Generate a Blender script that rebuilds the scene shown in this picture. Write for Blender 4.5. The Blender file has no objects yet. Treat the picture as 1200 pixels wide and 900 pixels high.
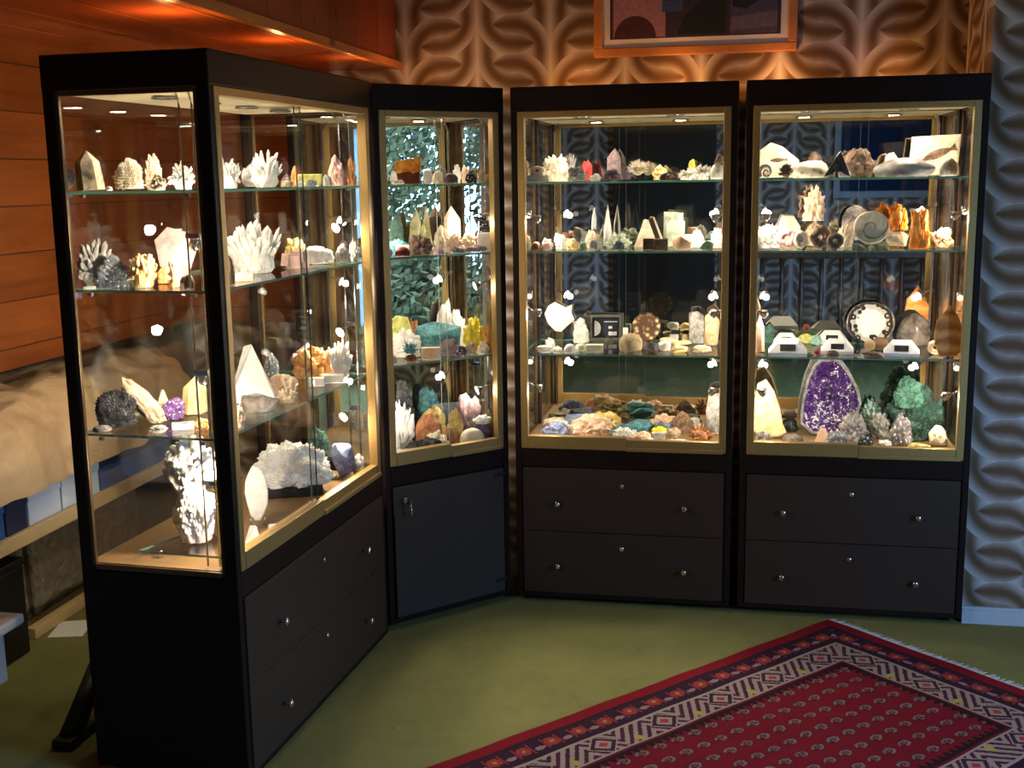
import bpy, bmesh, math, random
from mathutils import Vector, Matrix, noise
R_ = random.Random(7)
PI = math.pi
SC = bpy.context.scene
COL = SC.collection

# ------------------------------------------------------------------ camera (a real camera standing in the room)
F, PITCH, ROLL, YAW = 1354.94, -.17654, -.01544, .19464
CAM = Vector((.84193, -4.32187, 1.67094))
cyw, syw, cp, sp = math.cos(YAW), math.sin(YAW), math.cos(PITCH), math.sin(PITCH)
FW = Vector((-syw*cp, cyw*cp, sp)); RT0 = Vector((cyw, syw, 0)); UP0 = RT0.cross(FW)
RT = RT0*math.cos(ROLL) + UP0*math.sin(ROLL); UP = UP0*math.cos(ROLL) - RT0*math.sin(ROLL)
cd = bpy.data.cameras.new('camera'); co = bpy.data.objects.new('camera', cd); COL.objects.link(co)
cd.sensor_width = 36; cd.lens = F/1200*36; cd.clip_start = .05; cd.clip_end = 200
m3 = Matrix((RT, UP, -FW)).transposed()
co.matrix_world = Matrix.Translation(CAM) @ m3.to_4x4()
SC.camera = co
def ray(x, y): return RT*((x-600)/F) + UP*(-(y-450)/F) + FW
def project(P):
    d = P-CAM; z = d.dot(FW); return 600+F*d.dot(RT)/z, 450-F*d.dot(UP)/z, z

# ------------------------------------------------------------------ node maths
class X:
    def __init__(s, nt, sock): s.nt, s.s = nt, sock
    def _m(s, op, *a, clamp=False):
        n = s.nt.nodes.new('ShaderNodeMath'); n.operation = op; n.use_clamp = clamp
        for i, v in enumerate((s,)+a):
            if isinstance(v, X): s.nt.links.new(v.s, n.inputs[i])
            else: n.inputs[i].default_value = v
        return X(s.nt, n.outputs[0])
    def __add__(s, o): return s._m('ADD', o)
    __radd__ = __add__
    def __sub__(s, o): return s._m('SUBTRACT', o)
    def __rsub__(s, o): return (s*-1.0)+o
    def __mul__(s, o): return s._m('MULTIPLY', o)
    __rmul__ = __mul__
    def __truediv__(s, o): return s._m('DIVIDE', o)
    def fract(s): return s._m('FRACT')
    def floor(s): return s._m('FLOOR')
    def abs(s): return s._m('ABSOLUTE')
    def sqrt(s): return s._m('SQRT')
    def sin(s): return s._m('SINE')
    def pow(s, o): return s._m('POWER', o)
    def min(s, o): return s._m('MINIMUM', o)
    def max(s, o): return s._m('MAXIMUM', o)
    def gt(s, o): return s._m('GREATER_THAN', o)
    def lt(s, o): return s._m('LESS_THAN', o)
    def clamp(s): return s._m('ADD', 0.0, clamp=True)
    def sstep(s, a, b):
        n = s.nt.nodes.new('ShaderNodeMapRange'); n.interpolation_type = 'SMOOTHSTEP'
        s.nt.links.new(s.s, n.inputs[0]); n.inputs[1].default_value = a; n.inputs[2].default_value = b
        return X(s.nt, n.outputs[0])
class NT:
    def __init__(s, name):
        s.mat = bpy.data.materials.new(name); s.mat.use_nodes = True
        s.nt = s.mat.node_tree; s.nt.nodes.clear()
        s.out = s.nt.nodes.new('ShaderNodeOutputMaterial'); s.co = None
    def node(s, t, **kw):
        n = s.nt.nodes.new(t)
        for k, v in kw.items(): setattr(n, k, v)
        return n
    def set(s, sock, v):
        if isinstance(v, X): s.nt.links.new(v.s, sock)
        elif isinstance(v, bpy.types.NodeSocket): s.nt.links.new(v, sock)
        else: sock.default_value = v
    def coord(s):
        if not s.co: s.co = s.node('ShaderNodeTexCoord').outputs['Object']
        return s.co
    def xyz(s):
        n = s.node('ShaderNodeSeparateXYZ'); s.nt.links.new(s.coord(), n.inputs[0])
        return [X(s.nt, o) for o in n.outputs]
    def noise(s, scale, detail=3, rough=.55, vec=None, dist=0):
        n = s.node('ShaderNodeTexNoise'); s.nt.links.new(vec or s.coord(), n.inputs['Vector'])
        n.inputs['Scale'].default_value = scale; n.inputs['Detail'].default_value = detail
        n.inputs['Roughness'].default_value = rough; n.inputs['Distortion'].default_value = dist
        return X(s.nt, n.outputs[0])
    def voro(s, scale, feature='F1', out='Distance', vec=None):
        n = s.node('ShaderNodeTexVoronoi', feature=feature); s.nt.links.new(vec or s.coord(), n.inputs['Vector'])
        n.inputs['Scale'].default_value = scale
        return X(s.nt, n.outputs[out])
    def mapv(s, sc):
        n = s.node('ShaderNodeMapping'); s.nt.links.new(s.coord(), n.inputs[0]); n.inputs['Scale'].default_value = sc
        return n.outputs[0]
    def mix(s, f, a, b):
        n = s.node('ShaderNodeMix', data_type='RGBA')
        s.set(n.inputs[0], f); s.set(n.inputs[6], c4(a)); s.set(n.inputs[7], c4(b)); return n.outputs[2]
    def pbr(s, col, rough=.6, spec=.4, metal=0, bump=None, bstr=.3, bdist=.005, **kw):
        b = s.node('ShaderNodeBsdfPrincipled')
        s.set(b.inputs['Base Color'], c4(col)); s.set(b.inputs['Roughness'], rough); s.set(b.inputs['Metallic'], metal)
        s.set(b.inputs['Specular IOR Level'], spec)
        for k, v in kw.items(): s.set(b.inputs[k.replace('_', ' ')], v)
        if bump is not None:
            bn = s.node('ShaderNodeBump'); s.set(bn.inputs['Height'], bump); bn.inputs['Strength'].default_value = bstr
            bn.inputs['Distance'].default_value = bdist; s.nt.links.new(bn.outputs[0], b.inputs['Normal'])
        s.nt.links.new(b.outputs[0], s.out.inputs[0]); return s.mat
def c4(c):
    if isinstance(c, (tuple, list)): return tuple(c)+((1,) if len(c) == 3 else ())
    return c
def hexc(h):
    def l(v): v /= 255; return v/12.92 if v <= .04045 else ((v+.055)/1.055)**2.4
    return tuple(l(int(h[i:i+2], 16)) for i in (0, 2, 4))

MC = {}
def plain(name, col, rough=.5, spec=.4, metal=0, **kw):
    if name not in MC: MC[name] = NT(name).pbr(col if not isinstance(col, str) else hexc(col), rough, spec, metal, **kw)
    return MC[name]

def glass_mat(name, tint=(.985, .995, .99), refl=1.0):
    g = NT(name)
    geo = g.node('ShaderNodeNewGeometry')
    dp = g.node('ShaderNodeVectorMath', operation='DOT_PRODUCT')
    g.nt.links.new(geo.outputs['Normal'], dp.inputs[0]); g.nt.links.new(geo.outputs['Incoming'], dp.inputs[1])
    c = X(g.nt, dp.outputs['Value']).abs()
    fr = ((1.0-c).pow(5.0)*.96+.04)*refl
    tr = g.node('ShaderNodeBsdfTransparent'); tr.inputs[0].default_value = c4(tint)
    gl = g.node('ShaderNodeBsdfGlossy'); gl.inputs['Roughness'].default_value = 0.0
    mx = g.node('ShaderNodeMixShader'); g.set(mx.inputs[0], fr)
    g.nt.links.new(tr.outputs[0], mx.inputs[1]); g.nt.links.new(gl.outputs[0], mx.inputs[2])
    g.nt.links.new(mx.outputs[0], g.out.inputs[0]); return g.mat
GLASS = glass_mat('clear_glass')
SHELFGLASS = glass_mat('shelf_glass', (.96, .985, .975))
EDGE_UNLIT = plain('glass_edge_unlit', (.012, .035, .028), .15, .6)  # glass edge darkened in colour, as where no light reaches it
EDGE_LIT = plain('glass_edge_lit', (.30, .38, .35), .2, .6)  # same edge coloured pale, as lit from inside the cabinet
EDGE = plain('glass_edge', (.16, .36, .28), .15, .6, Transmission_Weight=.35, IOR=1.3)
MIRROR = plain('mirror_silver', (.80, .82, .80), .0, .5, 1.0)

def emit_mat(name, col, st):
    g = NT(name); e = g.node('ShaderNodeEmission'); e.inputs[0].default_value = c4(col); e.inputs[1].default_value = st
    g.nt.links.new(e.outputs[0], g.out.inputs[0]); g.mat.cycles.emission_sampling = 'NONE'; return g.mat
BULB = emit_mat('halogen_bulb', (1, .93, .84), 60)

def gold_m():
    g = NT('brushed_gold'); n = g.noise(300, 2, vec=g.mapv((1, 1, .05)))
    return g.pbr(g.mix(n, (.31, .195, .062), (.38, .25, .09)), .42, .5, .6)
GOLD = gold_m()
BRONZE = plain('dark_bronze', (.10, .06, .025), .35, .5, .6)
def dark_m():
    g = NT('dark_brown_metal'); n = g.noise(60, 3)
    return g.pbr(g.mix(n, (.010, .0052, .004), (.014, .0075, .0058)), .5, .10)
DARK = dark_m()
def drawer_m():
    g = NT('brown_laminate'); n = g.noise(500, 2)
    return g.pbr(g.mix(n, (.026, .016, .011), (.037, .024, .017)), .5, .2, bump=n, bstr=.05, bdist=.001)
DRAWER = drawer_m()
CHROME = plain('chrome', (.75, .75, .78), .15, .5, 1.0)
ROD = plain('steel_rod', (.6, .58, .54), .2, .5, 1.0)
BLACK = plain('black_plastic', (.008, .008, .009), .45)
DECK = NT('tan_deck'); _n = DECK.noise(8, 4, vec=DECK.mapv((1, 8, 1))); DECK = DECK.pbr(DECK.mix(_n, (.15, .085, .035), (.21, .12, .05)), .45, .3)
LINING = plain('cream_lining', (.62, .50, .32), .55)

# ------------------------------------------------------------------ mesh builder
class MB:
    def __init__(s): s.v, s.f, s.m, s.sm = [], [], [], []
    def add(s, vs, fs, m=0, smooth=False):
        b = len(s.v); s.v += [tuple(q) for q in vs]
        for f in fs: s.f.append(tuple(b+i for i in f)); s.m.append(m); s.sm.append(smooth)
        return s
    def box(s, x0, x1, y0, y1, z0, z1, m=0, mats=None):
        vs = [(x0,y0,z0),(x1,y0,z0),(x1,y1,z0),(x0,y1,z0),(x0,y0,z1),(x1,y0,z1),(x1,y1,z1),(x0,y1,z1)]
        fs = [(0,3,2,1),(4,5,6,7),(0,1,5,4),(1,2,6,5),(2,3,7,6),(3,0,4,7)]   # bottom top front right back left
        b = len(s.v); s.v += vs
        for i, f in enumerate(fs):
            s.f.append(tuple(b+k for k in f)); s.m.append(mats[i] if mats else m); s.sm.append(False)
        return s
    def bbox(s, x0, x1, y0, y1, z0, z1, c=.004, m=0):
        # box with chamfered vertical and horizontal edges
        bm = bmesh.new(); bmesh.ops.create_cube(bm, size=1)
        for v in bm.verts: v.co = Vector(((x0+x1)/2+v.co.x*(x1-x0), (y0+y1)/2+v.co.y*(y1-y0), (z0+z1)/2+v.co.z*(z1-z0)))
        bmesh.ops.bevel(bm, geom=bm.edges[:], offset=c, segments=2, affect='EDGES', profile=.5)
        bm.verts.index_update(); s.add([v.co for v in bm.verts], [[v.index for v in f.verts] for f in bm.faces], m); bm.free(); return s
    def tube(s, pts, r, n=8, m=0, caps=True):
        pts = [Vector(p) for p in pts]; rs = r if isinstance(r, (list, tuple)) else [r]*len(pts)
        b = len(s.v); prev = None
        for i, p in enumerate(pts):
            d = (pts[min(i+1, len(pts)-1)]-pts[max(i-1, 0)])
            d = d.normalized() if d.length > 1e-9 else (prev or Vector((0,0,1)))
            prev = d
            a = Vector((0,0,1)) if abs(d.z) < .9 else Vector((1,0,0))
            u = d.cross(a).normalized(); w = d.cross(u)
            for k in range(n):
                t = 2*PI*k/n; s.v.append(tuple(p+(u*math.cos(t)+w*math.sin(t))*rs[i]))
        for i in range(len(pts)-1):
            for k in range(n):
                k2 = (k+1) % n
                s.f.append((b+i*n+k, b+i*n+k2, b+(i+1)*n+k2, b+(i+1)*n+k)); s.m.append(m); s.sm.append(True)
        if caps:
            s.f.append(tuple(b+k for k in range(n-1, -1, -1))); s.f.append(tuple(b+(len(pts)-1)*n+k for k in range(n)))
            s.m += [m, m]; s.sm += [False, False]
        return s
    def lathe(s, prof, n=20, m=0, axis=None, org=(0,0,0)):
        # prof: (r, h) along +z (or axis)
        o = Vector(org); ax = Vector(axis).normalized() if axis else Vector((0,0,1))
        a = Vector((1,0,0)) if abs(ax.x) < .9 else Vector((0,1,0)); u = ax.cross(a).normalized(); w = ax.cross(u)
        b = len(s.v)
        for r, h in prof:
            for k in range(n):
                t = 2*PI*k/n; s.v.append(tuple(o+ax*h+(u*math.cos(t)+w*math.sin(t))*max(r, 1e-5)))
        for i in range(len(prof)-1):
            for k in range(n):
                k2 = (k+1) % n
                s.f.append((b+i*n+k, b+i*n+k2, b+(i+1)*n+k2, b+(i+1)*n+k)); s.m.append(m); s.sm.append(True)
        s.f.append(tuple(b+k for k in range(n-1, -1, -1))); s.f.append(tuple(b+(len(prof)-1)*n+k for k in range(n))); s.m += [m, m]; s.sm += [False, False]
        return s
    def fit(s, w, d, h):
        # scale the whole mesh so that its box is w x d x h, base at z=0, centred
        lo = [min(v[i] for v in s.v) for i in range(3)]; hi = [max(v[i] for v in s.v) for i in range(3)]
        sz = (w, d, h); off = (.5, .5, 0)
        s.v = [tuple(((v[i]-lo[i])/max(hi[i]-lo[i], 1e-9)-off[i])*sz[i] for i in range(3)) for v in s.v]; return s
    def xf(s, M): s.v = [tuple(M @ Vector(v)) for v in s.v]; return s
def obj(name, mb, mats, parent=None, loc=(0,0,0), rz=0):
    me = bpy.data.meshes.new(name); me.from_pydata(mb.v, [], mb.f)
    if not isinstance(mats, (list, tuple)): mats = [mats]
    for m in mats: me.materials.append(m)
    me.polygons.foreach_set('material_index', mb.m); me.polygons.foreach_set('use_smooth', mb.sm)
    bm = bmesh.new(); bm.from_mesh(me); bmesh.ops.recalc_face_normals(bm, faces=bm.faces[:]); bm.to_mesh(me); bm.free()
    o = bpy.data.objects.new(name, me); COL.objects.link(o); o.location = loc; o.rotation_euler = (0, 0, rz)
    if parent is not None: o.parent = parent
    return o
def thing(name, label, cat, loc=(0,0,0), rz=0, group=None):
    o = bpy.data.objects.new(name, None); COL.objects.link(o); o.location = loc; o.rotation_euler = (0, 0, rz); o.empty_display_size = .05
    return tag(o, label, cat, group)
def tag(o, label, cat, group=None):
    o['label'] = label; o['category'] = cat
    if group: o['group'] = group
    return o
def struct(name, mb, mats): o = obj(name, mb, mats); o['kind'] = 'structure'; return o

# ------------------------------------------------------------------ room
def wallpaper(name, off=0.0, along='x'):
    g = NT(name); x, y, z = g.xyz(); u = x if along == 'x' else y
    P2, PV, R, HW = .307, .155, .110, .047
    a = (u-off)/P2
    t = (a*.5).fract()*2.0
    t = 1.0-(t-1.0).abs()                       # 0 on one kind of stem, 1 on the other
    def prof(q): return 1.0-q.sstep(.05, 1.0)*.92
    def arm(t, v):
        # J-shaped bands hanging from a stem: a straight start, a quarter turn, a leaf tip
        px = t*P2; dx = (P2*.5-px).max(0.0); yy = (v/PV).fract()*PV; yk = yy-PV
        q1 = ((dx*dx+yk*yk).sqrt()-R).abs()/HW
        hw = (((.238-px)/.06).clamp().sqrt()*.0375+.00005)
        qt = (yk+R).abs()/hw
        left = px.lt(P2*.5)
        bl = px.sstep(.09, .155); q1 = ((dx*dx+yk*yk).sqrt()-R).abs()/(HW*(1.0-bl)+bl*.0375); q1 = q1*left+qt*(1.0-left)
        q0 = (dx-R).abs()/HW
        in1 = q1.lt(1.0)
        tipd = px.sstep(.075, .15)
        d1 = prof(q1)*(1.0-tipd)+prof(q1*.62)*tipd
        d0 = prof(q0)*left*q0.lt(1.0)*(1.0-(yy/PV)*.35)
        return in1*d1+(1.0-in1)*d0
    m = arm(t, z).max(arm(1.0-t, (PV*2.5-2*R)-z))
    fine = g.noise(900, 2)
    stemlight = ((t-.5).abs()*2.0).sstep(.9, 1.0)
    col = g.mix(m, g.mix(stemlight, (.47, .41, .38), (.53, .47, .44)), g.mix(fine, (.105, .058, .028), (.140, .080, .040)))
    return g.pbr(col, .75, .15)
WPB = wallpaper('wallpaper_back', -.24-.0, 'x')
WPR = wallpaper('wallpaper_front', 1.66, 'x')
WPS = wallpaper('wallpaper_side', .2, 'y')

def wood(name, c1, c2, board, axis, groove=(.03,.01,.005), rough=.28, lng='y', warm=.0, gw=.012):
    # boards of width «board» across «axis», grain running along lng
    g = NT(name); x, y, z = g.xyz(); q = {'x': x, 'y': y, 'z': z}[axis]
    sc = {'x': (1.2, 14, 14), 'y': (14, 1.2, 14), 'z': (14, 14, 1.2)}[lng]
    n = g.noise(1.6, 5, .6, vec=g.mapv(sc), dist=.6)
    r = (q/board)+.37 if board >= 3 else (q/board); fl = r.floor(); per = ((fl*12.9898).sin()*43758.5).fract()
    e = (r.fract()-.5).abs(); gr = e.gt(.5-gw)
    kn = g.voro(2.6, vec=g.mapv(tuple(1 if k == lng else 2.2 for k in 'xyz'))).sstep(.0, .14)
    col = g.mix((n*1.5+per*.35-.42).clamp(), c1, c2)
    col = g.mix(1.0-kn, col, (.05, .015, .005))
    col = g.mix(gr, col, groove)
    return g.pbr(col, rough, .45, bump=gr*-1.0+n*.15, bstr=.4, bdist=.004)
WOODW = wood('orange_pine_boards', (.105, .024, .004), (.25, .068, .013), .16, 'z')
WOODS = wood('soffit_boards', (.22, .040, .012), (.38, .095, .026), .21, 'x', groove=(.5, .2, .08), rough=.20, gw=.010)  # pale groove colour paints the highlights along the soffit seams
WOODF = wood('red_pine_boards', (.16, .030, .010), (.26, .055, .016), .28, 'y', lng='z', rough=.35)
PALEWOOD = wood('pale_pine', (.50, .34, .16), (.62, .45, .24), 5.0, 'z', rough=.5)
def carpet_m():
    g = NT('olive_carpet'); n = g.noise(2.2, 4); f = g.noise(420, 2); w = g.noise(9, 4, dist=1.5)
    col = g.mix((n*.6+w*.6-.1).clamp(), (.125, .120, .040), (.250, .232, .092))
    col = g.mix(f*.5, col, (.11, .12, .03))
    return g.pbr(col, .95, .05, bump=f, bstr=.3, bdist=.004)
CARPET = carpet_m()
WHITEW = plain('white_paint', (.62, .62, .62), .6)
CEIL = wood('ceiling_boards', (.32, .14, .05), (.42, .2, .08), .2, 'x')

XL, XR, YB, YF, YR, ZC, AX = -1.6, 3.3, .53, .05, -6.0, 2.75, 1.688
struct('floor', MB().box(-2.5, XR+.1, YR-.1, YB+.1, -.1, 0), CARPET)
struct('ceiling', MB().box(-2.5, XR+.1, YR-.1, YB+.1, ZC, ZC+.1), CEIL)
struct('wall_back', MB().box(-1.6, AX+.1, YB, YB+.1, 0, ZC), WPB)
struct('wall_recess', MB().box(AX, AX+.1, YF+.1, YB, 0, ZC), WPS)
struct('wall_front', MB().box(AX, XR+.1, YF, YF+.1, 0, ZC), WPR)
struct('wall_left', MB().box(-2.4, XL, YR, YB+.1, 1.05, ZC), WOODW)
struct('wall_niche', MB().box(-2.5, -2.4, YR, YB+.1, 0, ZC).box(-2.4, XL, YB, YB+.1, 0, 1.05), plain('niche_grey', (.12, .10, .08), .8))
struct('trim_1', MB().box(XL+.001, -.59, YR+.01, YB-.001, 2.13, ZC-.001, mats=[0, 0, 1, 1, 1, 1]), [WOODS, WOODF])
struct('trim_4', MB().box(XL+.0005, -.89, YB-.022, YB-.001, 1.051, 2.129), wood('back_pine_boards', (.19, .046, .009), (.33, .095, .021), .16, 'z', lng='x'))
struct('trim_2', MB().box(-.59, -.56, YR+.01, YB-.001, 2.125, 2.155), wood('orange_batten', (.40, .12, .03), (.55, .2, .05), 4, 'z', rough=.25))
struct('baseboard_front', MB().box(AX-.0, XR, YF-.018, YF-.0005, .0, .055).box(AX, XR, YF-.012, YF-.0005, .055, .065), plain('blue_grey_paint', (.42, .45, .48), .5))
# wall with the window: right
W0, W1, WZ0, WZ1 = -3.42, -2.0, .35, 2.14
WPRS = wallpaper('wallpaper_right', .0, 'y')
struct('trim_3', MB().box(XR-.03, XR-.001, YR+.01, W0-.05, 0.001, ZC-.001), WOODF)
struct('wall_right', MB().box(XR, XR+.12, YR, W0, 0, ZC).box(XR, XR+.12, W1, YF+.1, 0, ZC).box(XR, XR+.12, W0, W1, 0, WZ0).box(XR, XR+.12, W0, W1, WZ1, ZC), WPRS)
wf = struct('window_1', MB().box(XR+.02, XR+.09, W0, W0+.06, WZ0, WZ1).box(XR+.02, XR+.09, W1-.06, W1, WZ0, WZ1).box(XR+.02, XR+.09, W0, W1, WZ0, WZ0+.06).box(XR+.02, XR+.09, W0, W1, WZ1-.06, WZ1), WHITEW)
p = obj('pane', MB().box(XR+.05, XR+.055, W0+.05, W1-.05, WZ0+.05, WZ1-.05), GLASS, wf); p['kind'] = 'structure'
# rear wall
struct('wall_rear', MB().box(-2.5, XR+.1, YR-.1, YR, 0, ZC), wallpaper('wallpaper_rear', .1, 'x'))
dr = struct('dark_panel', MB().box(-.35, .62, YR+.002, YR+.05, 0, 2.3), plain('dark_panel_black', (.006, .005, .005), .5))  # added black panel, makes the middle cabinet's mirror read dark
dr2 = struct('window_2', MB().box(1.75, 2.75, YR+.002, YR+.04, 1.5, 2.5).box(1.69, 2.81, YR+.002, YR+.03, 1.44, 2.56, m=1), [plain('dusk_glass', (.012, .03, .075), .08, .5), plain('grey_trim', (.28, .32, .36), .5)])

# banister with turned balusters behind the photographer
ban = thing('banister', 'dark wooden stair banister against the rear wall, seen in the end mirror', 'banister', (1.9, YR+.7, 0))
BWD = wood('banister_wood', (.045, .018, .008), (.08, .03, .012), 3, 'x', rough=.3)
obj('handrail', MB().bbox(-1.2, 1.2, -.035, .035, .93, .99, .01), BWD, ban)
obj('bottom_rail', MB().bbox(-1.2, 1.2, -.025, .025, .06, .12, .006), BWD, ban)
for xx in (-1.2, 1.2): obj('newel_post', MB().bbox(xx-.045, xx+.045, -.045, .045, 0, 1.06, .008), BWD, ban)
for i in range(13):
    xx = -1.02+i*.17
    obj('baluster', MB().lathe([(.02, .12), (.02, .2), (.035, .28), (.018, .42), (.03, .6), (.018, .75), (.024, .93)], 10, org=(xx, 0, 0)), BWD, ban)

# trees outside the window
LEAF = NT('tree_leaves'); _n = LEAF.noise(3, 3); LEAF = LEAF.pbr(LEAF.mix(_n, (.020, .018, .006), (.062, .052, .016)), .8, .12)
BARK = plain('bark', (.04, .03, .02), .9)
struct('ground_outside', MB().box(XR+.3, 26, -16, 12, -1.4, -1.2), plain('lawn', (.04, .09, .02), .95))
for i, (tx, ty, th, tr) in enumerate([(7.6, -7.0, 4.1, 1.6), (11.2, -6.2, 5.0, 1.7), (8.6, -2.7, 2.7, 1.3), (12.6, -11.6, 5.6, 2.1), (6.4, -5.0, 1.9, .8), (15.5, -8.6, 4.4, 1.7)]):
    r = random.Random(40+i)
    t = thing('garden_tree', 'leafy garden tree beyond the window, ' + ['tall and close to the glass', 'broad beside the tallest', 'low and wide at the bright gap', 'farthest of the row', 'young, short and round', 'dense at the row end'][i], 'tree', (tx, ty, -1.2), 0, 'trees outside the window')
    obj('trunk', MB().tube([(0,0,0), (.05,.03,th*.4), (0,0,th*.8)], [.16, .12, .05], 8), BARK, t)
    mb = MB()
    for k in range(9000):
        a = Vector((r.gauss(0,1), r.gauss(0,1), r.gauss(0,1))).normalized()*tr*(r.random()**.4)
        a *= 1+.35*noise.noise(a.normalized()*2.5+Vector((i*7,0,0)))
        c = Vector((a.x, a.y, th*.75+a.z*.95)); n = Vector((r.gauss(0,1), r.gauss(0,1), r.gauss(0,1))).normalized()
        u = n.orthogonal().normalized()*.055; w = n.cross(u)*.6
        mb.add([c-u, c-w, c+u, c+w], [(0,1,2,3)])
    obj('crown', mb, LEAF, t)

# ------------------------------------------------------------------ picture
def picture():
    x0, x1, z0, z1 = .25, 1.05, 2.145, 2.70; y = YB
    t = thing('framed_picture', 'wooden framed picture collage with white mat hanging over the cabinets', 'picture', (0, y-.03, z0))
    FR = wood('frame_wood', (.42, .17, .06), (.52, .24, .09), 4, 'z', rough=.35)
    b = .035; mb = MB()
    for q in ((x0, x1, 0, b), (x0, x1, z1-z0-b, z1-z0), (x0, x0+b, b, z1-z0-b), (x1-b, x1, b, z1-z0-b)): mb.bbox(q[0], q[1], 0, .029, q[2], q[3], .004)
    obj('picture_frame', mb, FR, t)
    obj('mat_board', MB().box(x0+b, x1-b, .012, .026, b, z1-z0-b), plain('mat_board', (.66, .62, .62), .7), t)
    ax0, ax1, az0, az1 = x0+b+.03, x1-b-.028, b+.033, z1-z0-b-.033
    W = ax1-ax0; cols = ['3b3040', 'a87882', '4b2a2e', '3f4f7a', '1d2420', '4e4464', '8a6a72', '6a5f6e', '2a2440']
    mats = [NT('print_%s' % c) for c in cols]
    for k, (mm, c) in enumerate(zip(mats, cols)):
        n = mm.noise(60 if k not in (4,) else 130, 4); cc = hexc(c); mats[k] = mm.pbr(mm.mix(n, tuple(v*.45 for v in cc), tuple(min(1, v*1.35) for v in cc)), .5)
    mb = MB().box(ax0, ax1, .0105, .0118, az0, az1)
    def poly(pts, m, lay):
        yy = .0104-.0002*lay; mb.add([(ax0+a*W, yy, az0+c) for a, c in pts], [tuple(range(len(pts)))], m)
    def q(a, b_, c, d, m, lay=0): poly([(a, c), (b_, c), (b_, d), (a, d)], m, lay)
    q(.02, .33, .005, .20, 1); q(.02, .30, .175, .20, 6, 1)
    poly([(.15+.125*math.cos(k*PI/14), .004+.085*math.sin(k*PI/14)) for k in range(15)], 2, 2)
    q(.31, .43, .10, .42, 3, 1); q(.33, .37, .14, .3, 8, 2)
    poly([(.40, .01), (.68, .01), (.69, .15), (.60, .17), (.52, .13), (.45, .09)], 4, 1)
    q(.44, .69, .19, .42, 6); q(.71, .98, .005, .42, 5); poly([(.71, .02), (.98, .03), (.98, .09), (.71, .07)], 7, 1)
    poly([(.72, .11), (.80, .10), (.90, .14), (.98, .2), (.98, .3), (.72, .24)], 4, 2); q(.02, .30, .22, .42, 7)
    obj('print', mb, mats, t)
picture()

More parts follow.
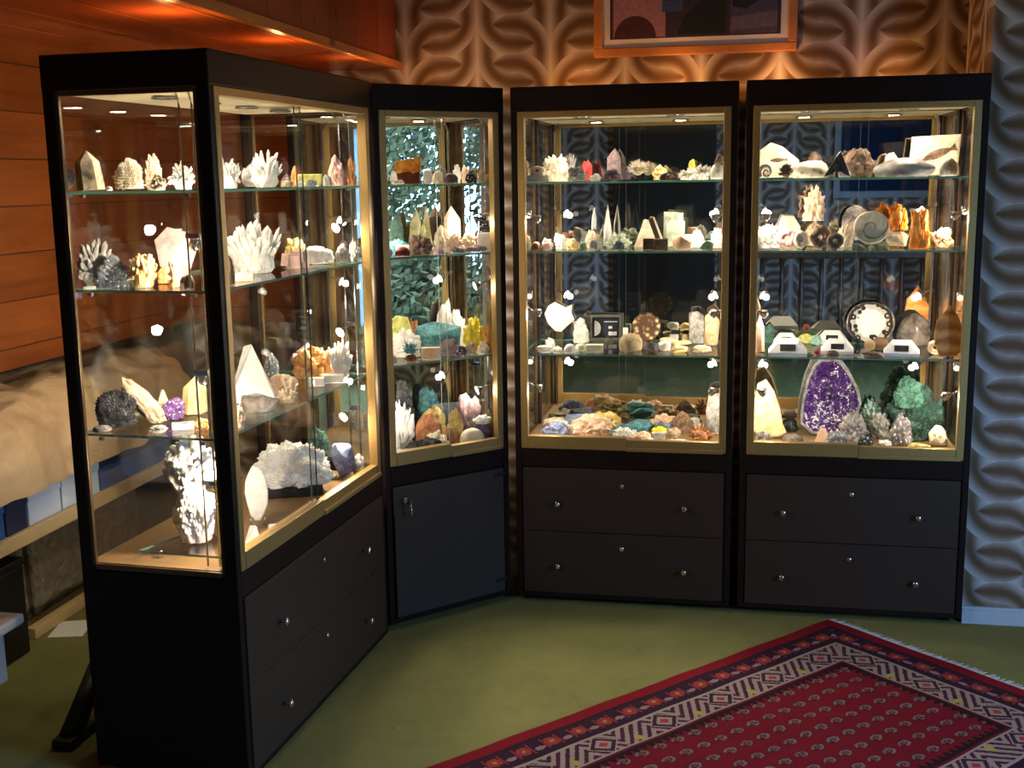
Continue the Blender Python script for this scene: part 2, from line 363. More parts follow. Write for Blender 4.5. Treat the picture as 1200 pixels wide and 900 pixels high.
# ------------------------------------------------------------------ rug
def rug():
    g = NT('persian_rug'); s, t, z = g.xyz()            # s along the long edge, t along the fringed end
    LEN, WID = 2.0, 1.17
    e = s.min(LEN-s).min(t.min(WID-t))                   # distance from the nearest edge
    onend = s.min(LEN-s).lt(t.min(WID-t))
    al = s+(t-s)*onend                                   # running coordinate along the border
    red, dred, navy, cream, black, orange = (.17,.005,.012), (.10,.004,.010), (.022,.010,.020), (.28,.22,.175), (.010,.006,.008), (.24,.035,.02)
    n = g.noise(500, 2)
    # field of small pale boteh motifs, staggered rows
    gs = .072
    row = (t/gs).floor(); sx = ((s/gs)+(row*.5)).fract()-.5; ty = (t/gs).fract()-.5
    wob = g.noise(150, 2)-.5; wob2 = g.noise(95, 3)
    rr = (sx*sx*1.3+ty*ty*3.0).sqrt()+wob*.22
    ringv = (rr.gt(.20)*rr.lt(.37))*wob2.gt(.40); dot = rr.lt(.12)
    gap = (sx+ty*.5).gt(.15)*(ty.gt(.02))
    col = g.mix(g.noise(14, 3), red, dred)
    col = g.mix((rr.lt(.44))*.7, col, (.05,.006,.012))
    col = g.mix(ringv*(1.0-gap)*.85, col, (.155,.13,.115))
    col = g.mix(dot*.7, col, (.15,.08,.07))
    # dark inner guard with small triangles
    tri = ((al/.03).fract()-.5).abs()*.05
    col = g.mix(e.lt(.292+tri)*1.0, col, black)
    col = g.mix(e.lt(.280), col, dred)
    col = g.mix(e.lt(.270), col, cream)
    # main cream border with angular hooked motif
    b = (e-.165)/.095
    a = (al/.25).fract(); a2 = (a-.5).abs()*2.0
    diag = ((a*7.0+b*2.2+wob*.35).fract()-.5).abs(); diag2 = ((a*7.0-b*2.2+wob*.35).fract()-.5).abs()
    half = a.gt(.5)
    stripe = (diag+(diag2-diag)*half).lt(.24)
    hexm = ((a-.25).abs()*5.5+(b-.5).abs()*2.2)+wob*.25
    hring = hexm.lt(1.15)*hexm.gt(.75); hin = hexm.lt(.38)
    bc = g.mix(stripe, (.26,.20,.16), (.05,.012,.03))
    bc = g.mix(hexm.lt(1.3), bc, (.27,.21,.17)); bc = g.mix(hring, bc, (.035,.012,.03)); bc = g.mix(hin, bc, (.30,.03,.04))
    bc = g.mix(((a-.78).abs()*9.0+(b-.8).abs()*2.0).lt(.55), bc, (.30,.26,.05))
    col = g.mix(e.lt(.262)*(e.gt(.163)), col, bc)
    col = g.mix(e.lt(.163), col, cream); col = g.mix(e.lt(.152), col, navy)
    # navy guard with red flowers and pale buds
    f = (al/.105).fract()-.5; fe = (e-.098)
    fl = ((f*.105)*(f*.105)+fe*fe).sqrt()+wob*.022
    col = g.mix(fl.lt(.024)*e.lt(.15), col, orange); col = g.mix(fl.lt(.007)*e.lt(.15), col, (.3,.18,.13))
    f2 = ((al/.105)+.5).fract()-.5; fl2 = ((f2*.105)*(f2*.105)*.6+(fe-.012)*(fe-.012)*2.0).sqrt()+wob*.02
    col = g.mix(fl2.lt(.014)*e.lt(.15), col, (.25,.14,.14))
    col = g.mix(((f.abs()-.25).abs().lt(.035))*(fe.abs().lt(.03))*e.lt(.15), col, (.20,.02,.04))
    col = g.mix(e.lt(.052), col, (.02,.008,.015)); col = g.mix(e.lt(.046), col, (.17,.006,.012))
    mat = g.pbr(g.mix(n*.35, col, (.02,.004,.006)), .92, .08, bump=n, bstr=.25, bdist=.003)
    ang = math.atan2(-.74, -.672)
    t_ = thing('persian_rug', 'red oriental rug with boteh field and cream border on green carpet', 'rug', (1.2, -.03, 0), ang)
    # local x = s along (-.672,-.74); local y must run along (.745,-.667): that is +90 degrees from x
    mb = MB(); NX, NY = 40, 24
    vs = [(LEN*i/NX, WID*j/NY, .010+.0015*math.sin(i*.9+j*.7)) for i in range(NX+1) for j in range(NY+1)]
    mb.add(vs, [(i*(NY+1)+j, (i+1)*(NY+1)+j, (i+1)*(NY+1)+j+1, i*(NY+1)+j+1) for i in range(NX) for j in range(NY)])
    per = [(LEN*i/NX, 0) for i in range(NX)]+[(LEN, WID*j/NY) for j in range(NY)]+[(LEN*i/NX, WID) for i in range(NX, 0, -1)]+[(0, WID*j/NY) for j in range(NY, 0, -1)]
    pt = [(a, b, .0095) for a, b in per]; pb = [(a, b, .001) for a, b in per]; n_ = len(per)
    mb.add(pt+pb, [(i, (i+1) % n_, n_+(i+1) % n_, n_+i) for i in range(n_)])
    obj('pile', mb, mat, t_)
    fm = MB(); r = random.Random(3)
    for i in range(170):
        y = WID*(i+.5)/170; L = .03+.02*r.random(); dy = r.uniform(-.008, .008)
        for e0, sg in ((0.0, -1), (LEN, 1)):
            fm.tube([(e0, y, .008), (e0+sg*L*.5, y+dy*.6, .006), (e0+sg*L, y+dy, .003)], [.0026, .0026, .0016], 4)
    fo = obj('fringe', fm, plain('cream_fringe', (.50, .46, .40), .9), t_); fo['kind'] = 'stuff'
rug()

# ------------------------------------------------------------------ cabinets
SH = (1.652, 1.393, 1.0); ZS = .633
LIGHTS = []
def lamp(world, power, rad=.012, col=(1, .82, .62)):
    l = bpy.data.lights.new('halogen', 'POINT'); l.energy = power; l.shadow_soft_size = rad; l.color = col
    o = bpy.data.objects.new('halogen_light', l); COL.objects.link(o); o.location = world; return o
class Cab:
    def __init__(s, key, ax, ay, yaw, w, d, label, back, base, name, flare=0.0, tilt=0.0):
        s.tilt = tilt; s.ri = .020 if flare else .034
        s.key, s.o, s.w, s.d, s.fl = key, Vector((ax, ay, 0)), w, d, flare
        s.u = Vector((math.cos(yaw), math.sin(yaw), 0)); s.n = Vector((-s.u.y, s.u.x, 0)); s.yaw = yaw
        s.root = thing(name, label, 'display cabinet', (ax, ay, 0), yaw, 'lit mineral display cabinets')
        s.build(back, base)
    def W(s, u, v, z): return s.o+s.u*u+s.n*v+Vector((0,0,z))
    def build(s, back, base):
        w, d, r, fl = s.w, s.d, s.root, s.fl; P = .024; PD = .036
        def prism(i, y0, y1, z0, z1, mats=None, m=0):
            # plan of the cabinet inset by i, from depth y0 to y1
            a = lambda y: fl*y/d
            b = MB().box(0, 1, 0, 1, z0, z1, m, mats)
            q = {(0,0): (i-a(y0), y0), (1,0): (w-i+a(y0), y0), (1,1): (w-i+a(y1), y1), (0,1): (i-a(y1), y1)}
            b.v = [q[(v[0], v[1])]+(v[2],) for v in b.v]; return b
        def slant(mb, f0, f1):
            # lean a side part outwards by the flare
            def g(v): return (v[0]+(-1 if v[0] < w/2 else 1)*fl*v[1]/d, v[1], v[2])
            mb.v = [g(v) for v in mb.v]; return mb
        # carcass below
        obj('base_cabinet', prism(.012, .012, d-.012, .032, .60), DARK, r)
        obj('upper_rail', MB().bbox(P, w-P, .0, .014, .56, .632, .002), DARK, r); obj('lower_rail', MB().bbox(P, w-P, .0, .014, .028, .045, .002), DARK, r)
        for (pu, pv) in ((0, 0), (w-P, 0), (0, d-PD), (w-P, d-PD)):
            obj('corner_post', slant(MB().bbox(pu, pu+P, pv, pv+PD, .028, 1.93, .003), 0, 0), DARK, r)
        for su in (0, w-.012):
            obj('side_panel', slant(MB().box(su, su+.012, PD, d-PD, .03, .615), 0, 0), DARK, r)
        for pu, pv in ((.05, .06), (w-.05, .06), (.05, d-.06), (w-.05, d-.06)):
            c = MB().lathe([(.012, -.02), (.02, -.019), (.021, 0), (.02, .019), (.012, .02)], 14, axis=(1,0,0), org=(pu, pv, .0215))
            c.box(pu-.012, pu+.012, pv-.012, pv+.012, .026, .034)
            obj('caster', c, BLACK, r)
        # canopy
        obj('canopy', slant(MB().bbox(-.001, w+.001, -.001, d+.001, 1.911, 2.0, .004), 0, 0), DARK, r)
        obj('canopy_lining', prism(.02, .02, d-.02, 1.902, 1.9105), LINING, r)
        # deck
        obj('deck', prism(.016, .016, d-.016, .601, .6345), DECK, r)
        # gold front frame and side beads
        gf = MB(); x0, x1 = P, w-P
        gf.bbox(x0, x0+.026, -.002, .03, ZS, 1.911, .002); gf.bbox(x1-.026, x1, -.002, .03, ZS, 1.911, .002)
        gf.bbox(x0+.026, x1-.026, -.002, .03, 1.888, 1.911, .002); gf.bbox(x0+.026, w*.52, -.004, .03, ZS, .683, .002); gf.bbox(w*.52, x1-.026, .002, .03, ZS, .674, .002)
        gf.bbox(w*.52, x1-.01, -.008, .004, ZS-.002, .646, .002)
        obj('front_frame', gf, GOLD, r)
        for su in (0, 1):
            u0 = .002 if su == 0 else w-.014
            bd = MB(); bd.bbox(u0, u0+.012, PD, PD+.010, .63, 1.905, .002); bd.bbox(u0, u0+.012, d-PD-.010, d-PD, .63, 1.905, .002)
            bd.bbox(u0, u0+.012, PD+.01, d-PD-.01, .618, .634, .002); bd.bbox(u0, u0+.012, PD+.01, d-PD-.01, 1.895, 1.908, .002)
            obj('side_frame', slant(bd, 0, 0), BRONZE, r)
            obj('side_glass', slant(MB().box(u0+.003, u0+.008, PD+.011, d-PD-.011, .6345, 1.894), 0, 0), GLASS, r)
        if back == 'mirror' and fl:
            mm = MB().box(0, 1, 0, 1, .635, 1.90); x0_, x1_ = -fl*.9, w+fl*.66
            mm.v = [((x0_, x1_)[int(v[0])], d-.014-((v[0])*(x1_-x0_))*s.tilt+v[1]*.005, v[2]) for v in mm.v]; obj('mirror_back', mm, MIRROR, r)
        elif back == 'mirror': obj('mirror_back', MB().box(.0145-fl*.95, w-.0145+fl*.95, d-.014, d-.009, .635, 1.90), MIRROR, r)
        else: obj('back_glass', MB().box(P+.001, w-P-.001, d-.016, d-.011, .635, 1.90), GLASS, r)
        # sliding doors
        ov = .013
        pm = [1, 1, 0, 1, 0, 1]; ED = EDGE_UNLIT if s.key == 'A' else EDGE_LIT
        obj('sliding_glass_door', MB().box(x0+.022, w*.5+ov, .012, .0165, .672, 1.893, mats=pm), [GLASS, ED], r)
        d2 = obj('sliding_glass_door', MB().box(w*.5-ov, x1-.022, .019, .0235, .664, 1.893, mats=pm), [GLASS, ED], r)
        # shelves
        for z in SH:
            sh = obj('glass_shelf', prism(.022, .034, d-.022, z-.007, z, mats=[0, 0, 1, 1, 1, 1]), [SHELFGLASS, EDGE], r)
            for pu in (.012, w-.022):
                for pv in (.085, d-.085): obj('shelf_pin', slant(MB().box(pu, pu+.010, pv-.006, pv+.006, z-.016, z-.0075), 0, 0), CHROME, sh)
        # light rods and spots
        s.spots = []
        for side in (0, 1):
            uu = s.ri if side == 0 else w-s.ri
            for vv in (.068, .104):
                sg = 1 if side == 0 else -1
                obj('light_rod', MB().tube([(uu+sg*.02, vv+.02, 1.901), (uu+sg*.008, vv+.008, 1.885), (uu, vv, 1.865), (uu, vv, .64)], .0028, 8), ROD, r)
            for z in ((1.535, 1.285, .875) if s.key == 'B' else (1.535, 1.175, .875)):
                sg = 1 if side == 0 else -1
                h = MB(); c = Vector((uu, .086, z)); ax = Vector((sg*.8, .35, -.38)).normalized()
                h.box(uu-.006, uu+.006, .066, .106, z-.006, z+.006)
                h.tube([c, c+ax*.035], .004, 6)
                o = c+ax*.035
                h.lathe([(.006, 0), (.010, .004), (.017, .02), (.0195, .027), (.0175, .026)], 14, axis=ax, org=o)
                hd = obj('spotlight', h, CHROME, r)
                obj('bulb', MB().lathe([(.003, .024), (.0165, .0262), (.012, .0285), (.004, .0295)], 14, axis=ax, org=o), BULB, hd)
                s.spots.append((o+ax*.046, z))
        s.downs = []
        nd = 4 if w > 1 else 2
        for i in range(nd):
            uu = w*((i+.5)/nd*.86+.07); vv = d*.5
            rg = obj('downlight', MB().lathe([(.030, 0), (.036, -.004), (.036, -.007), (.028, -.005), (.026, -.001)], 20, org=(uu, vv, 1.9019)), CHROME, r)
            obj('bulb', MB().lathe([(.024, -.0015), (.018, -.003), (.004, -.0035)], 16, org=(uu, vv, 1.9019)), BULB, rg)
            s.downs.append((uu, vv, 1.8965))
        # base fronts
        def knob(mb, u, z): mb.lathe([(.005, 0), (.005, .014), (.0105, .019), (.012, .025), (.010, .030), (.004, .032)], 14, axis=(0,-1,0), org=(u, -.004, z))
        if base == 'drawers':
            for z0, z1, kz, lz in ((.302, .556, .418, .493), (.048, .299, .165, .24)):
                dw = obj('drawer', MB().bbox(P+.004, w-P-.004, -.004, .013, z0, z1, .0015), DRAWER, r)
                for ku in (.20*w, .79*w):
                    k = MB(); knob(k, ku, kz); obj('knob', k, CHROME, dw)
                k = MB().lathe([(.008, 0), (.0095, .003), (.0085, .005), (.005, .006)], 16, axis=(0,-1,0), org=(w*.5, -.004, lz))
                k.box(w*.5-.0012, w*.5+.0012, -.0112, -.0095, lz-.005, lz+.005); obj('lock', k, CHROME, dw)
        else:
            dw = obj('door', MB().bbox(P+.006, w-P-.006, -.006, .012, .05, .552, .002), plain('window_lit_laminate', (.040, .030, .025), .5, .2), r)  # laminate colour lightened to carry the window light on the door
            k = MB().lathe([(.010, 0), (.012, .004), (.009, .008)], 16, axis=(0,-1,0), org=(.075, -.006, .50)); obj('lock', k, CHROME, dw)
            k = MB(); k.box(.0735, .0765, -.038, -.014, .493, .507); k.lathe([(.011, -.0015), (.011, .0015)], 14, axis=(1,0,0), org=(.075, -.044, .50))
            k.tube([(.076, -.046, .49), (.079, -.048, .465), (.077, -.047, .448)], [.003, .005, .006], 8)
            obj('key', k, CHROME, dw)
            for hz in (.10, .53):
                obj('hinge', MB().bbox(w-P-.05, w-P-.002, -.009, -.0062, hz-.008, hz+.008, .001), BLACK, dw)
CABS = {}
CABS['A'] = Cab('A', -.462, -1.5576, 1.5148, 1.112, .4766, 'wide dark display cabinet with clear glass on all sides before the pine wall', 'glass', 'drawers', 'display_cabinet')
CABS['B'] = Cab('B', -.4124, -.3829, .8047, .5514, .455, 'narrow corner display cabinet standing at an angle, with a keyed single door', 'mirror', 'door', 'corner_cabinet', .12, .2126)
CABS['C'] = Cab('C', 0, 0, 0, .831, .4766, 'dark display cabinet between the corner cabinet and another two-drawer cabinet', 'mirror', 'drawers', 'display_cabinet')
CABS['D'] = Cab('D', .860, 0, 0, .821, .4766, 'end display cabinet beside the blue-grey patterned wall, holding the amethyst geode', 'mirror', 'drawers', 'display_cabinet')
SPOT_W, DOWN_W, TOP_W, SKY_W = 4.2, 2.4, 2.4, 42.0

# ------------------------------------------------------------------ minerals: shapes
def ico(n):
    bm = bmesh.new(); bmesh.ops.create_icosphere(bm, subdivisions=n, radius=1); bm.verts.ensure_lookup_table(); return bm
_dual = {}
def dual(n):
    if n not in _dual:
        bm = ico(n); vs = [f.calc_center_median().normalized() for f in bm.faces]; fs = []
        for v in bm.verts:
            fl = list(v.link_faces); c = v.co; a = c.orthogonal().normalized(); b = c.cross(a)
            fl.sort(key=lambda f: math.atan2((f.calc_center_median()-c).dot(b), (f.calc_center_median()-c).dot(a)))
            fs.append([f.index for f in fl])
        bm.free(); _dual[n] = (vs, fs)
    return _dual[n]
def fbm(q, o=3): return noise.fractal(q, 1.0, 2.0, o)
def flatbase(q, k=-.45): return Vector((q.x, q.y, max(q.z, k)))
def g_lump(r, rough=.32, fr=1.3, n=5, smooth=False, vor=0.0, vs=3.0, base=-.45, strat=0.0):
    bm = ico(n); s = Vector((r.random()*50, r.random()*50, r.random()*50)); mb = MB(); vv = []
    for v in bm.verts:
        c = v.co; k = 1+rough*fbm(c*fr+s)+(0 if smooth else .05*fbm(c*6+s, 4))
        if vor: k += vor*(.6-noise.voronoi(c*vs+s)[0][0]*1.4)
        if strat: k += strat*math.sin((c.z+c.x*.5)*22+3*fbm(c*2+s))
        vv.append(flatbase(c*k, base))
    return mb.add(vv, [[q.index for q in f.verts] for f in bm.faces], 0, smooth), bm.free()
def lump(*a, **k): return g_lump(*a, **k)[0]
def hull(r, n=26, p=.35):
    bm = bmesh.new()
    for i in range(n):
        q = Vector((r.uniform(-1,1), r.uniform(-1,1), r.uniform(-1,1)))
        q = q.normalized()*(q.length**p) if q.length > .01 else Vector((0,0,1))
        bm.verts.new(flatbase(q, -.55))
    ret = bmesh.ops.convex_hull(bm, input=bm.verts[:]); bmesh.ops.delete(bm, geom=[e for e in ret['geom_interior'] if isinstance(e, bmesh.types.BMVert)], context='VERTS')
    bmesh.ops.bevel(bm, geom=bm.edges[:], offset=.035, segments=1, affect='EDGES'); bm.verts.index_update()
    mb = MB().add([v.co for v in bm.verts], [[v.index for v in f.verts] for f in bm.faces]); bm.free(); return mb
def cluster(r, n=3, frac=.6, ln=(.3, .9), up=.35, jit=.3, core=.5, zmin=-.1, taper=.8):
    # lumpy matrix whose upper cells grow out into six-sided pointed crystals, one closed skin
    vs, fs = dual(n); s = Vector((r.random()*50, 0, r.random()*50))
    pv = [flatbase(v*(1+.25*fbm(v*1.6+s))*core, -core*.6) for v in vs]; mb = MB(); V = list(pv); FS = []
    for f in fs:
        c = sum((pv[i] for i in f), Vector())/len(f); nrm = c.normalized()
        if nrm.z > zmin and r.random() < frac:
            d = (nrm+Vector((0,0,up))+Vector((r.gauss(0,1), r.gauss(0,1), r.gauss(0,1)))*jit).normalized()
            L = r.uniform(*ln); sh = r.uniform(.75, 1.0); b = len(V); m = len(f)
            for i in f: V.append(c+(pv[i]-c)*sh+d*.02)
            for i in f: V.append(c+(pv[i]-c)*sh*taper+d*L*.74)
            V.append(c+d*L)
            for k in range(m):
                k2 = (k+1) % m
                FS += [(f[k], f[k2], b+k2, b+k), (b+k, b+k2, b+m+k2, b+m+k), (b+m+k, b+m+k2, b+2*m)]
        else: FS.append(tuple(f))
    return mb.add(V, FS)
def druse(r, n=4, rough=.35, pk=(.03, .14), fr=1.2, base=-.5, vor=0.0):
    # lump covered by a crust of small pyramids
    vs, fs = dual(n); s = Vector((r.random()*50, r.random()*9, r.random()*50))
    V = [flatbase(v*(1+rough*fbm(v*fr+s)+(vor*(.6-noise.voronoi(v*2.6+s)[0][0]*1.4) if vor else 0)), base) for v in vs]; FS = []; mb = MB()
    for f in fs:
        c = sum((V[i] for i in f), Vector())/len(f)
        if c.z > base+.03:
            tip = c+c.normalized()*r.uniform(*pk)+Vector((r.gauss(0,.02), r.gauss(0,.02), r.gauss(0,.02))); b = len(V); V.append(tip)
            for k in range(len(f)): FS.append((f[k], f[(k+1) % len(f)], b))
        else: FS.append(tuple(f))
    return mb.add(V, FS)
def prismx(r, c, d, L, rad, tipf=.3, n=6, mb=None, sq=.85):
    mb = mb or MB(); d = d.normalized(); a = d.orthogonal().normalized(); b = d.cross(a); off = r.uniform(-.5,.5)*rad
    ring = lambda h, k: [c+d*h+(a*math.cos(2*PI*i/n+.3)+b*sq*math.sin(2*PI*i/n+.3))*rad*k for i in range(n)]
    V = ring(0, 1)+ring(L*(1-tipf), .86)+[c+d*L+a*off*.6]
    mb.add(V, [tuple(range(n-1, -1, -1))]+[(i, (i+1) % n, n+(i+1) % n, n+i) for i in range(n)]+[(n+i, n+(i+1) % n, 2*n) for i in range(n)]); return mb
def points(r, n=1, lean=.1, ratio=.3, tipf=.3):
    mb = MB()
    for i in range(n):
        k = 1 if i == 0 else r.uniform(.4, .8)
        d = Vector((r.uniform(-lean, lean)+(0 if i == 0 else r.choice((-.5,.5))*.8), r.uniform(-lean, lean), 1))
        prismx(r, Vector(((0 if i == 0 else r.uniform(-.2,.2)), r.uniform(-.1,.1)*(i > 0), 0)), d, k, ratio*k, tipf, 6, mb)
    return mb
def outline(r, n=12, irr=.22, pts=None):
    if pts: return [Vector((a, 0, b)) for a, b in pts]
    return [Vector((math.cos(2*PI*i/n)*(1+r.uniform(-irr, irr)), 0, math.sin(2*PI*i/n)*(1+r.uniform(-irr, irr)))) for i in range(n)]
def slab(r, n=12, irr=.22, th=.16, lean=.18, pts=None, bev=.3):
    o = outline(r, n, irr, pts); m = len(o); cx = sum(o, Vector())/m
    V = [q+Vector((0, -th*.3, 0)) for q in o]+[q+Vector((0, th*.3, 0)) for q in o]
    Vf = [cx+(q-cx)*.93+Vector((0, -th*.5, 0)) for q in o]; Vb = [cx+(q-cx)*.93+Vector((0, th*.5, 0)) for q in o]
    V = V+Vf+Vb; FS = []
    for i in range(m):
        j = (i+1) % m
        FS += [(i, j, m+j, m+i), (2*m+i, 2*m+j, j, i), (m+i, m+j, 3*m+j, 3*m+i)]
    FS += [tuple(2*m+i for i in range(m)), tuple(3*m+i for i in range(m-1, -1, -1))]
    mb = MB().add(V, FS)
    if lean: mb.xf(Matrix.Rotation(-lean, 4, 'X'))
    return mb
def disc(r, th=.12, lean=.15, n=40):
    prof = [(.90, -th*.5), (.98, -th*.4), (1.0, 0), (.98, th*.4), (.90, th*.5)]
    mb = MB().lathe(prof, n, axis=(0,1,0))
    mb.v = [(x*(1+.03*noise.noise(Vector((math.atan2(z, x)*1.5, 0, 3)))), y, z*(1+.03*noise.noise(Vector((math.atan2(z, x)*1.5, 5, 3))))) for x, y, z in mb.v]
    return mb.xf(Matrix.Rotation(-lean, 4, 'X'))
def botry(r, n=22, k=.42):
    bm = ico(4); cs = [(Vector((r.gauss(0,1), r.gauss(0,1), r.gauss(.2,1))).normalized()*.62, r.uniform(.28, k)) for _ in range(n)]; V = []
    for v in bm.verts:
        d = v.co; best = .55
        for c, q in cs:
            b = d.dot(c); disc_ = b*b-(c.length_squared-q*q)
            if disc_ > 0: best = max(best, b+math.sqrt(disc_))
        V.append(flatbase(d*best, -.5))
    mb = MB().add(V, [[q.index for q in f.verts] for f in bm.faces], 0, True); bm.free(); return mb
def shell(r, turns=2.6, tube=.34, n=70, flatk=.8):
    # coiled shell standing on its edge
    pts, rad = [], []
    for i in range(n):
        a = turns*2*PI*i/(n-1); R = .10*math.exp(a*.142); pts.append((R*math.cos(a), flatk*.02*math.sin(a*9), R*math.sin(a))); rad.append(R*tube*(1+.05*math.sin(a*11)))
    return MB().tube(pts, rad, 10)
def ring(r, R=.62, t=.38, ax='y', rough=.1):
    mb = MB(); N, M = 30, 14; V = []; so = r.random()*40
    for i in range(N):
        a = 2*PI*i/N
        for j in range(M):
            b = 2*PI*j/M; tt = t*(1+.35*noise.noise(Vector((math.cos(a)*2.2, math.sin(a)*2.2+so, math.cos(b)*1.2))))
            V.append(((R+tt*math.cos(b))*math.cos(a), tt*1.2*math.sin(b), (R+tt*math.cos(b))*math.sin(a)))
    return mb.add(V, [(i*M+j, ((i+1) % N)*M+j, ((i+1) % N)*M+(j+1) % M, i*M+(j+1) % M) for i in range(N) for j in range(M)], 0, True)
def fan(r, n=170):
    # ball of fine radiating needles
    mb = MB().add(*[(lambda b: ([v.co*.45 for v in b.verts], [[q.index for q in f.verts] for f in b.faces]))(ico(2))][0])
    for i in range(n):
        d = Vector((r.gauss(0,1), r.gauss(0,1), r.gauss(.5,1))).normalized()
        if d.z < -.25: continue
        prismx(r, d*.35, d, r.uniform(.5, .66), .05, .5, 4, mb)
    return mb
def blocky(r, n=5):
    # interpenetrating square crystals
    mb = MB()
    for i in range(n):
        s = r.uniform(.28, .5) if i else .55; b = MB().bbox(-s, s, -s, s, -s, s, .03)
        b.xf(Matrix.Translation(Vector((r.uniform(-.6,.6)*(i > 0), r.uniform(-.4,.4)*(i > 0), r.uniform(-.1,.5)*(i > 0))) ) @ Matrix.Rotation(r.uniform(0, PI), 4, 'Z') @ Matrix.Rotation(r.uniform(-.3,.3), 4, 'X'))
        mb.add(b.v, b.f)
    mb.v = [(x, y, max(z, -.45)) for x, y, z in mb.v]; return mb
def spiky(r, n=34):
    mb = lump(r, .2, 1.5, 3); mb.v = [tuple(Vector(v)*.5) for v in mb.v]
    for i in range(n):
        d = Vector((r.gauss(0,1), r.gauss(0,.7), r.gauss(.5,.8))).normalized()
        if d.z < -.1: continue
        prismx(r, d*.25, d, r.uniform(.4, .8), r.uniform(.06, .12), .35, 6, mb)
    return mb
def pyramid(r):
    q = [Vector((-1+r.uniform(0,.2), -.6, 0)), Vector((1-r.uniform(0,.2), -.7, 0)), Vector((.9, .6, 0)), Vector((-.8, .7, 0))]
    t = [Vector((r.uniform(-.35, .1), -.1, 1.5)), Vector((r.uniform(.1, .3), 0, 1.45)), Vector((.12, .2, 1.4)), Vector((-.2, .2, 1.42))]
    return MB().add(q+t, [(3,2,1,0), (4,5,6,7), (0,1,5,4), (1,2,6,5), (2,3,7,6), (3,0,4,7)])
def tilted(r):
    # long stone leaning sideways
    mb = lump(r, .22, 1.4, 4, base=-9); mb.v = [(x*.42, y*.5, z*1.2) for x, y, z in mb.v]
    mb.xf(Matrix.Rotation(-.62, 4, 'Y')); mb.v = [(x, y, max(z, -.85)) for x, y, z in mb.v]; return mb
KINDS = {
 'L': lambda r: lump(r, .34, 1.5), 'l': lambda r: lump(r, .18, 1.2, 3, True), 'R': lambda r: lump(r, .45, 1.8, 5, vor=.16, vs=4), 'S': lambda r: lump(r, .08, .8, 4, True),
 'J': lambda r: lump(r, .30, 1.2, 5, strat=.06), 'V': lambda r: lump(r, .22, 1.2, 5, True, vor=.45, vs=3.4), 'H': hull, 'F': lambda r: hull(r, 22, .2),
 'K': lambda r: cluster(r, 3, .65, (.12, .5), .35, .3, .6), 'k': lambda r: cluster(r, 3, .75, (.08, .35), .2, .35, .7), 'M': lambda r: cluster(r, 3, .72, (.12, .48), .35, .32, .62),
 'U': lambda r: cluster(r, 3, .80, (.12, .62), .8, .25, .62, .10), 'c': lambda r: druse(r, 5, .22, (.012, .075), 1.6, -.3, .34), 'D': druse, 'd': lambda r: druse(r, 4, .25, (.05, .2)), 'C': lambda r: druse(r, 4, .3, (.02, .1), vor=.5),
 'P': points, 'p': lambda r: points(r, 3, .15, .26), 'N': lambda r: points(r, 1, .05, .12, .5), 'T': slab, 't': lambda r: slab(r, 7, .18, .2),
 'O': disc, 'B': botry, 'A': shell, 'G': ring, 'X': fan, 'Q': blocky, 'Z': spiky, 'W': pyramid, 'I': tilted,
 'E': lambda r: MB().bbox(-1, 1, -1, 1, 0, 1, .06), 'e': lambda r: MB().bbox(-1, 1, -1, 1, 0, 1, .12).xf(Matrix.Shear('XY', 4, (.12, .1))),
}
KNAME = {'L': 'rough_stone', 'l': 'pebble', 'R': 'craggy_mineral', 'S': 'polished_stone', 'J': 'layered_stone', 'V': 'nodular_mineral', 'H': 'angular_stone', 'F': 'flat_stone',
 'K': 'crystal_cluster', 'k': 'crystal_cluster', 'M': 'crystal_cluster', 'U': 'crystal_cluster', 'D': 'druse', 'd': 'druse', 'C': 'druse', 'P': 'crystal', 'p': 'crystal_group', 'N': 'needle_crystal',
 'T': 'stone_slice', 't': 'stone_plate', 'O': 'polished_disc', 'B': 'botryoidal_mineral', 'A': 'coiled_fossil', 'G': 'ring_fossil', 'X': 'needle_crystal_ball', 'Q': 'cubic_crystals', 'Z': 'spiky_crystal_cluster',
 'W': 'pyramid_crystal', 'I': 'leaning_stone', 'E': 'stone_block', 'e': 'stone_block', 'c': 'crystal_cluster'}
KCAT = {'crystal': 'crystal', 'crystal_group': 'crystal', 'crystal_cluster': 'crystal', 'druse': 'crystal', 'needle_crystal': 'crystal', 'coiled_fossil': 'fossil', 'ring_fossil': 'fossil'}
KDEP = {'T': .22, 't': .22, 'O': .16, 'N': 1.0, 'A': .4, 'G': .5, 'P': .9, 'S': .9, 'X': .9}

# ------------------------------------------------------------------ minerals: materials
def mineral(name, c1, c2, scale=45, rough=.5, spec=.45, spk=0.0, spc=(.8,.8,.8), bump=.35, trans=0.0, kind='noise', hi=None):
    g = NT(name); n = g.noise(scale, 6, .68, dist=.5)
    f = n.sstep(.36, .62)
    kk = .72 if max(c1) < .58 else .95; bump = bump if max(c1) < .58 else .14
    c1 = tuple(v*kk for v in c1); c2 = tuple(v*.95 for v in c2)
    if kind == 'band':
        x, y, z = g.xyz(); w = (z*scale*3+g.noise(scale*.5, 3)*7); f = (w.sin()*.5+.5)
    if kind == 'vor': f = g.voro(scale*1.6).sstep(.05, .55)
    col = g.mix(f, c1, c2)
    if spk:
        v = g.voro(scale*5, out='Color'); q = g.noise(scale*3.1, 2).gt(1-spk*.5-.12)
        col = g.mix(q, col, spc)
    kw = {}
    if kk > .9 and not trans: kw = dict(Subsurface_Weight=.55, Subsurface_Scale=.012, Subsurface_Radius=(1.0, .85, .7))
    if trans: kw = dict(Transmission_Weight=trans, IOR=1.35)
    return g.pbr(col, rough, spec, bump=n+g.noise(scale*5, 3, .7)*.5, bstr=bump*1.6, bdist=.005, **kw)
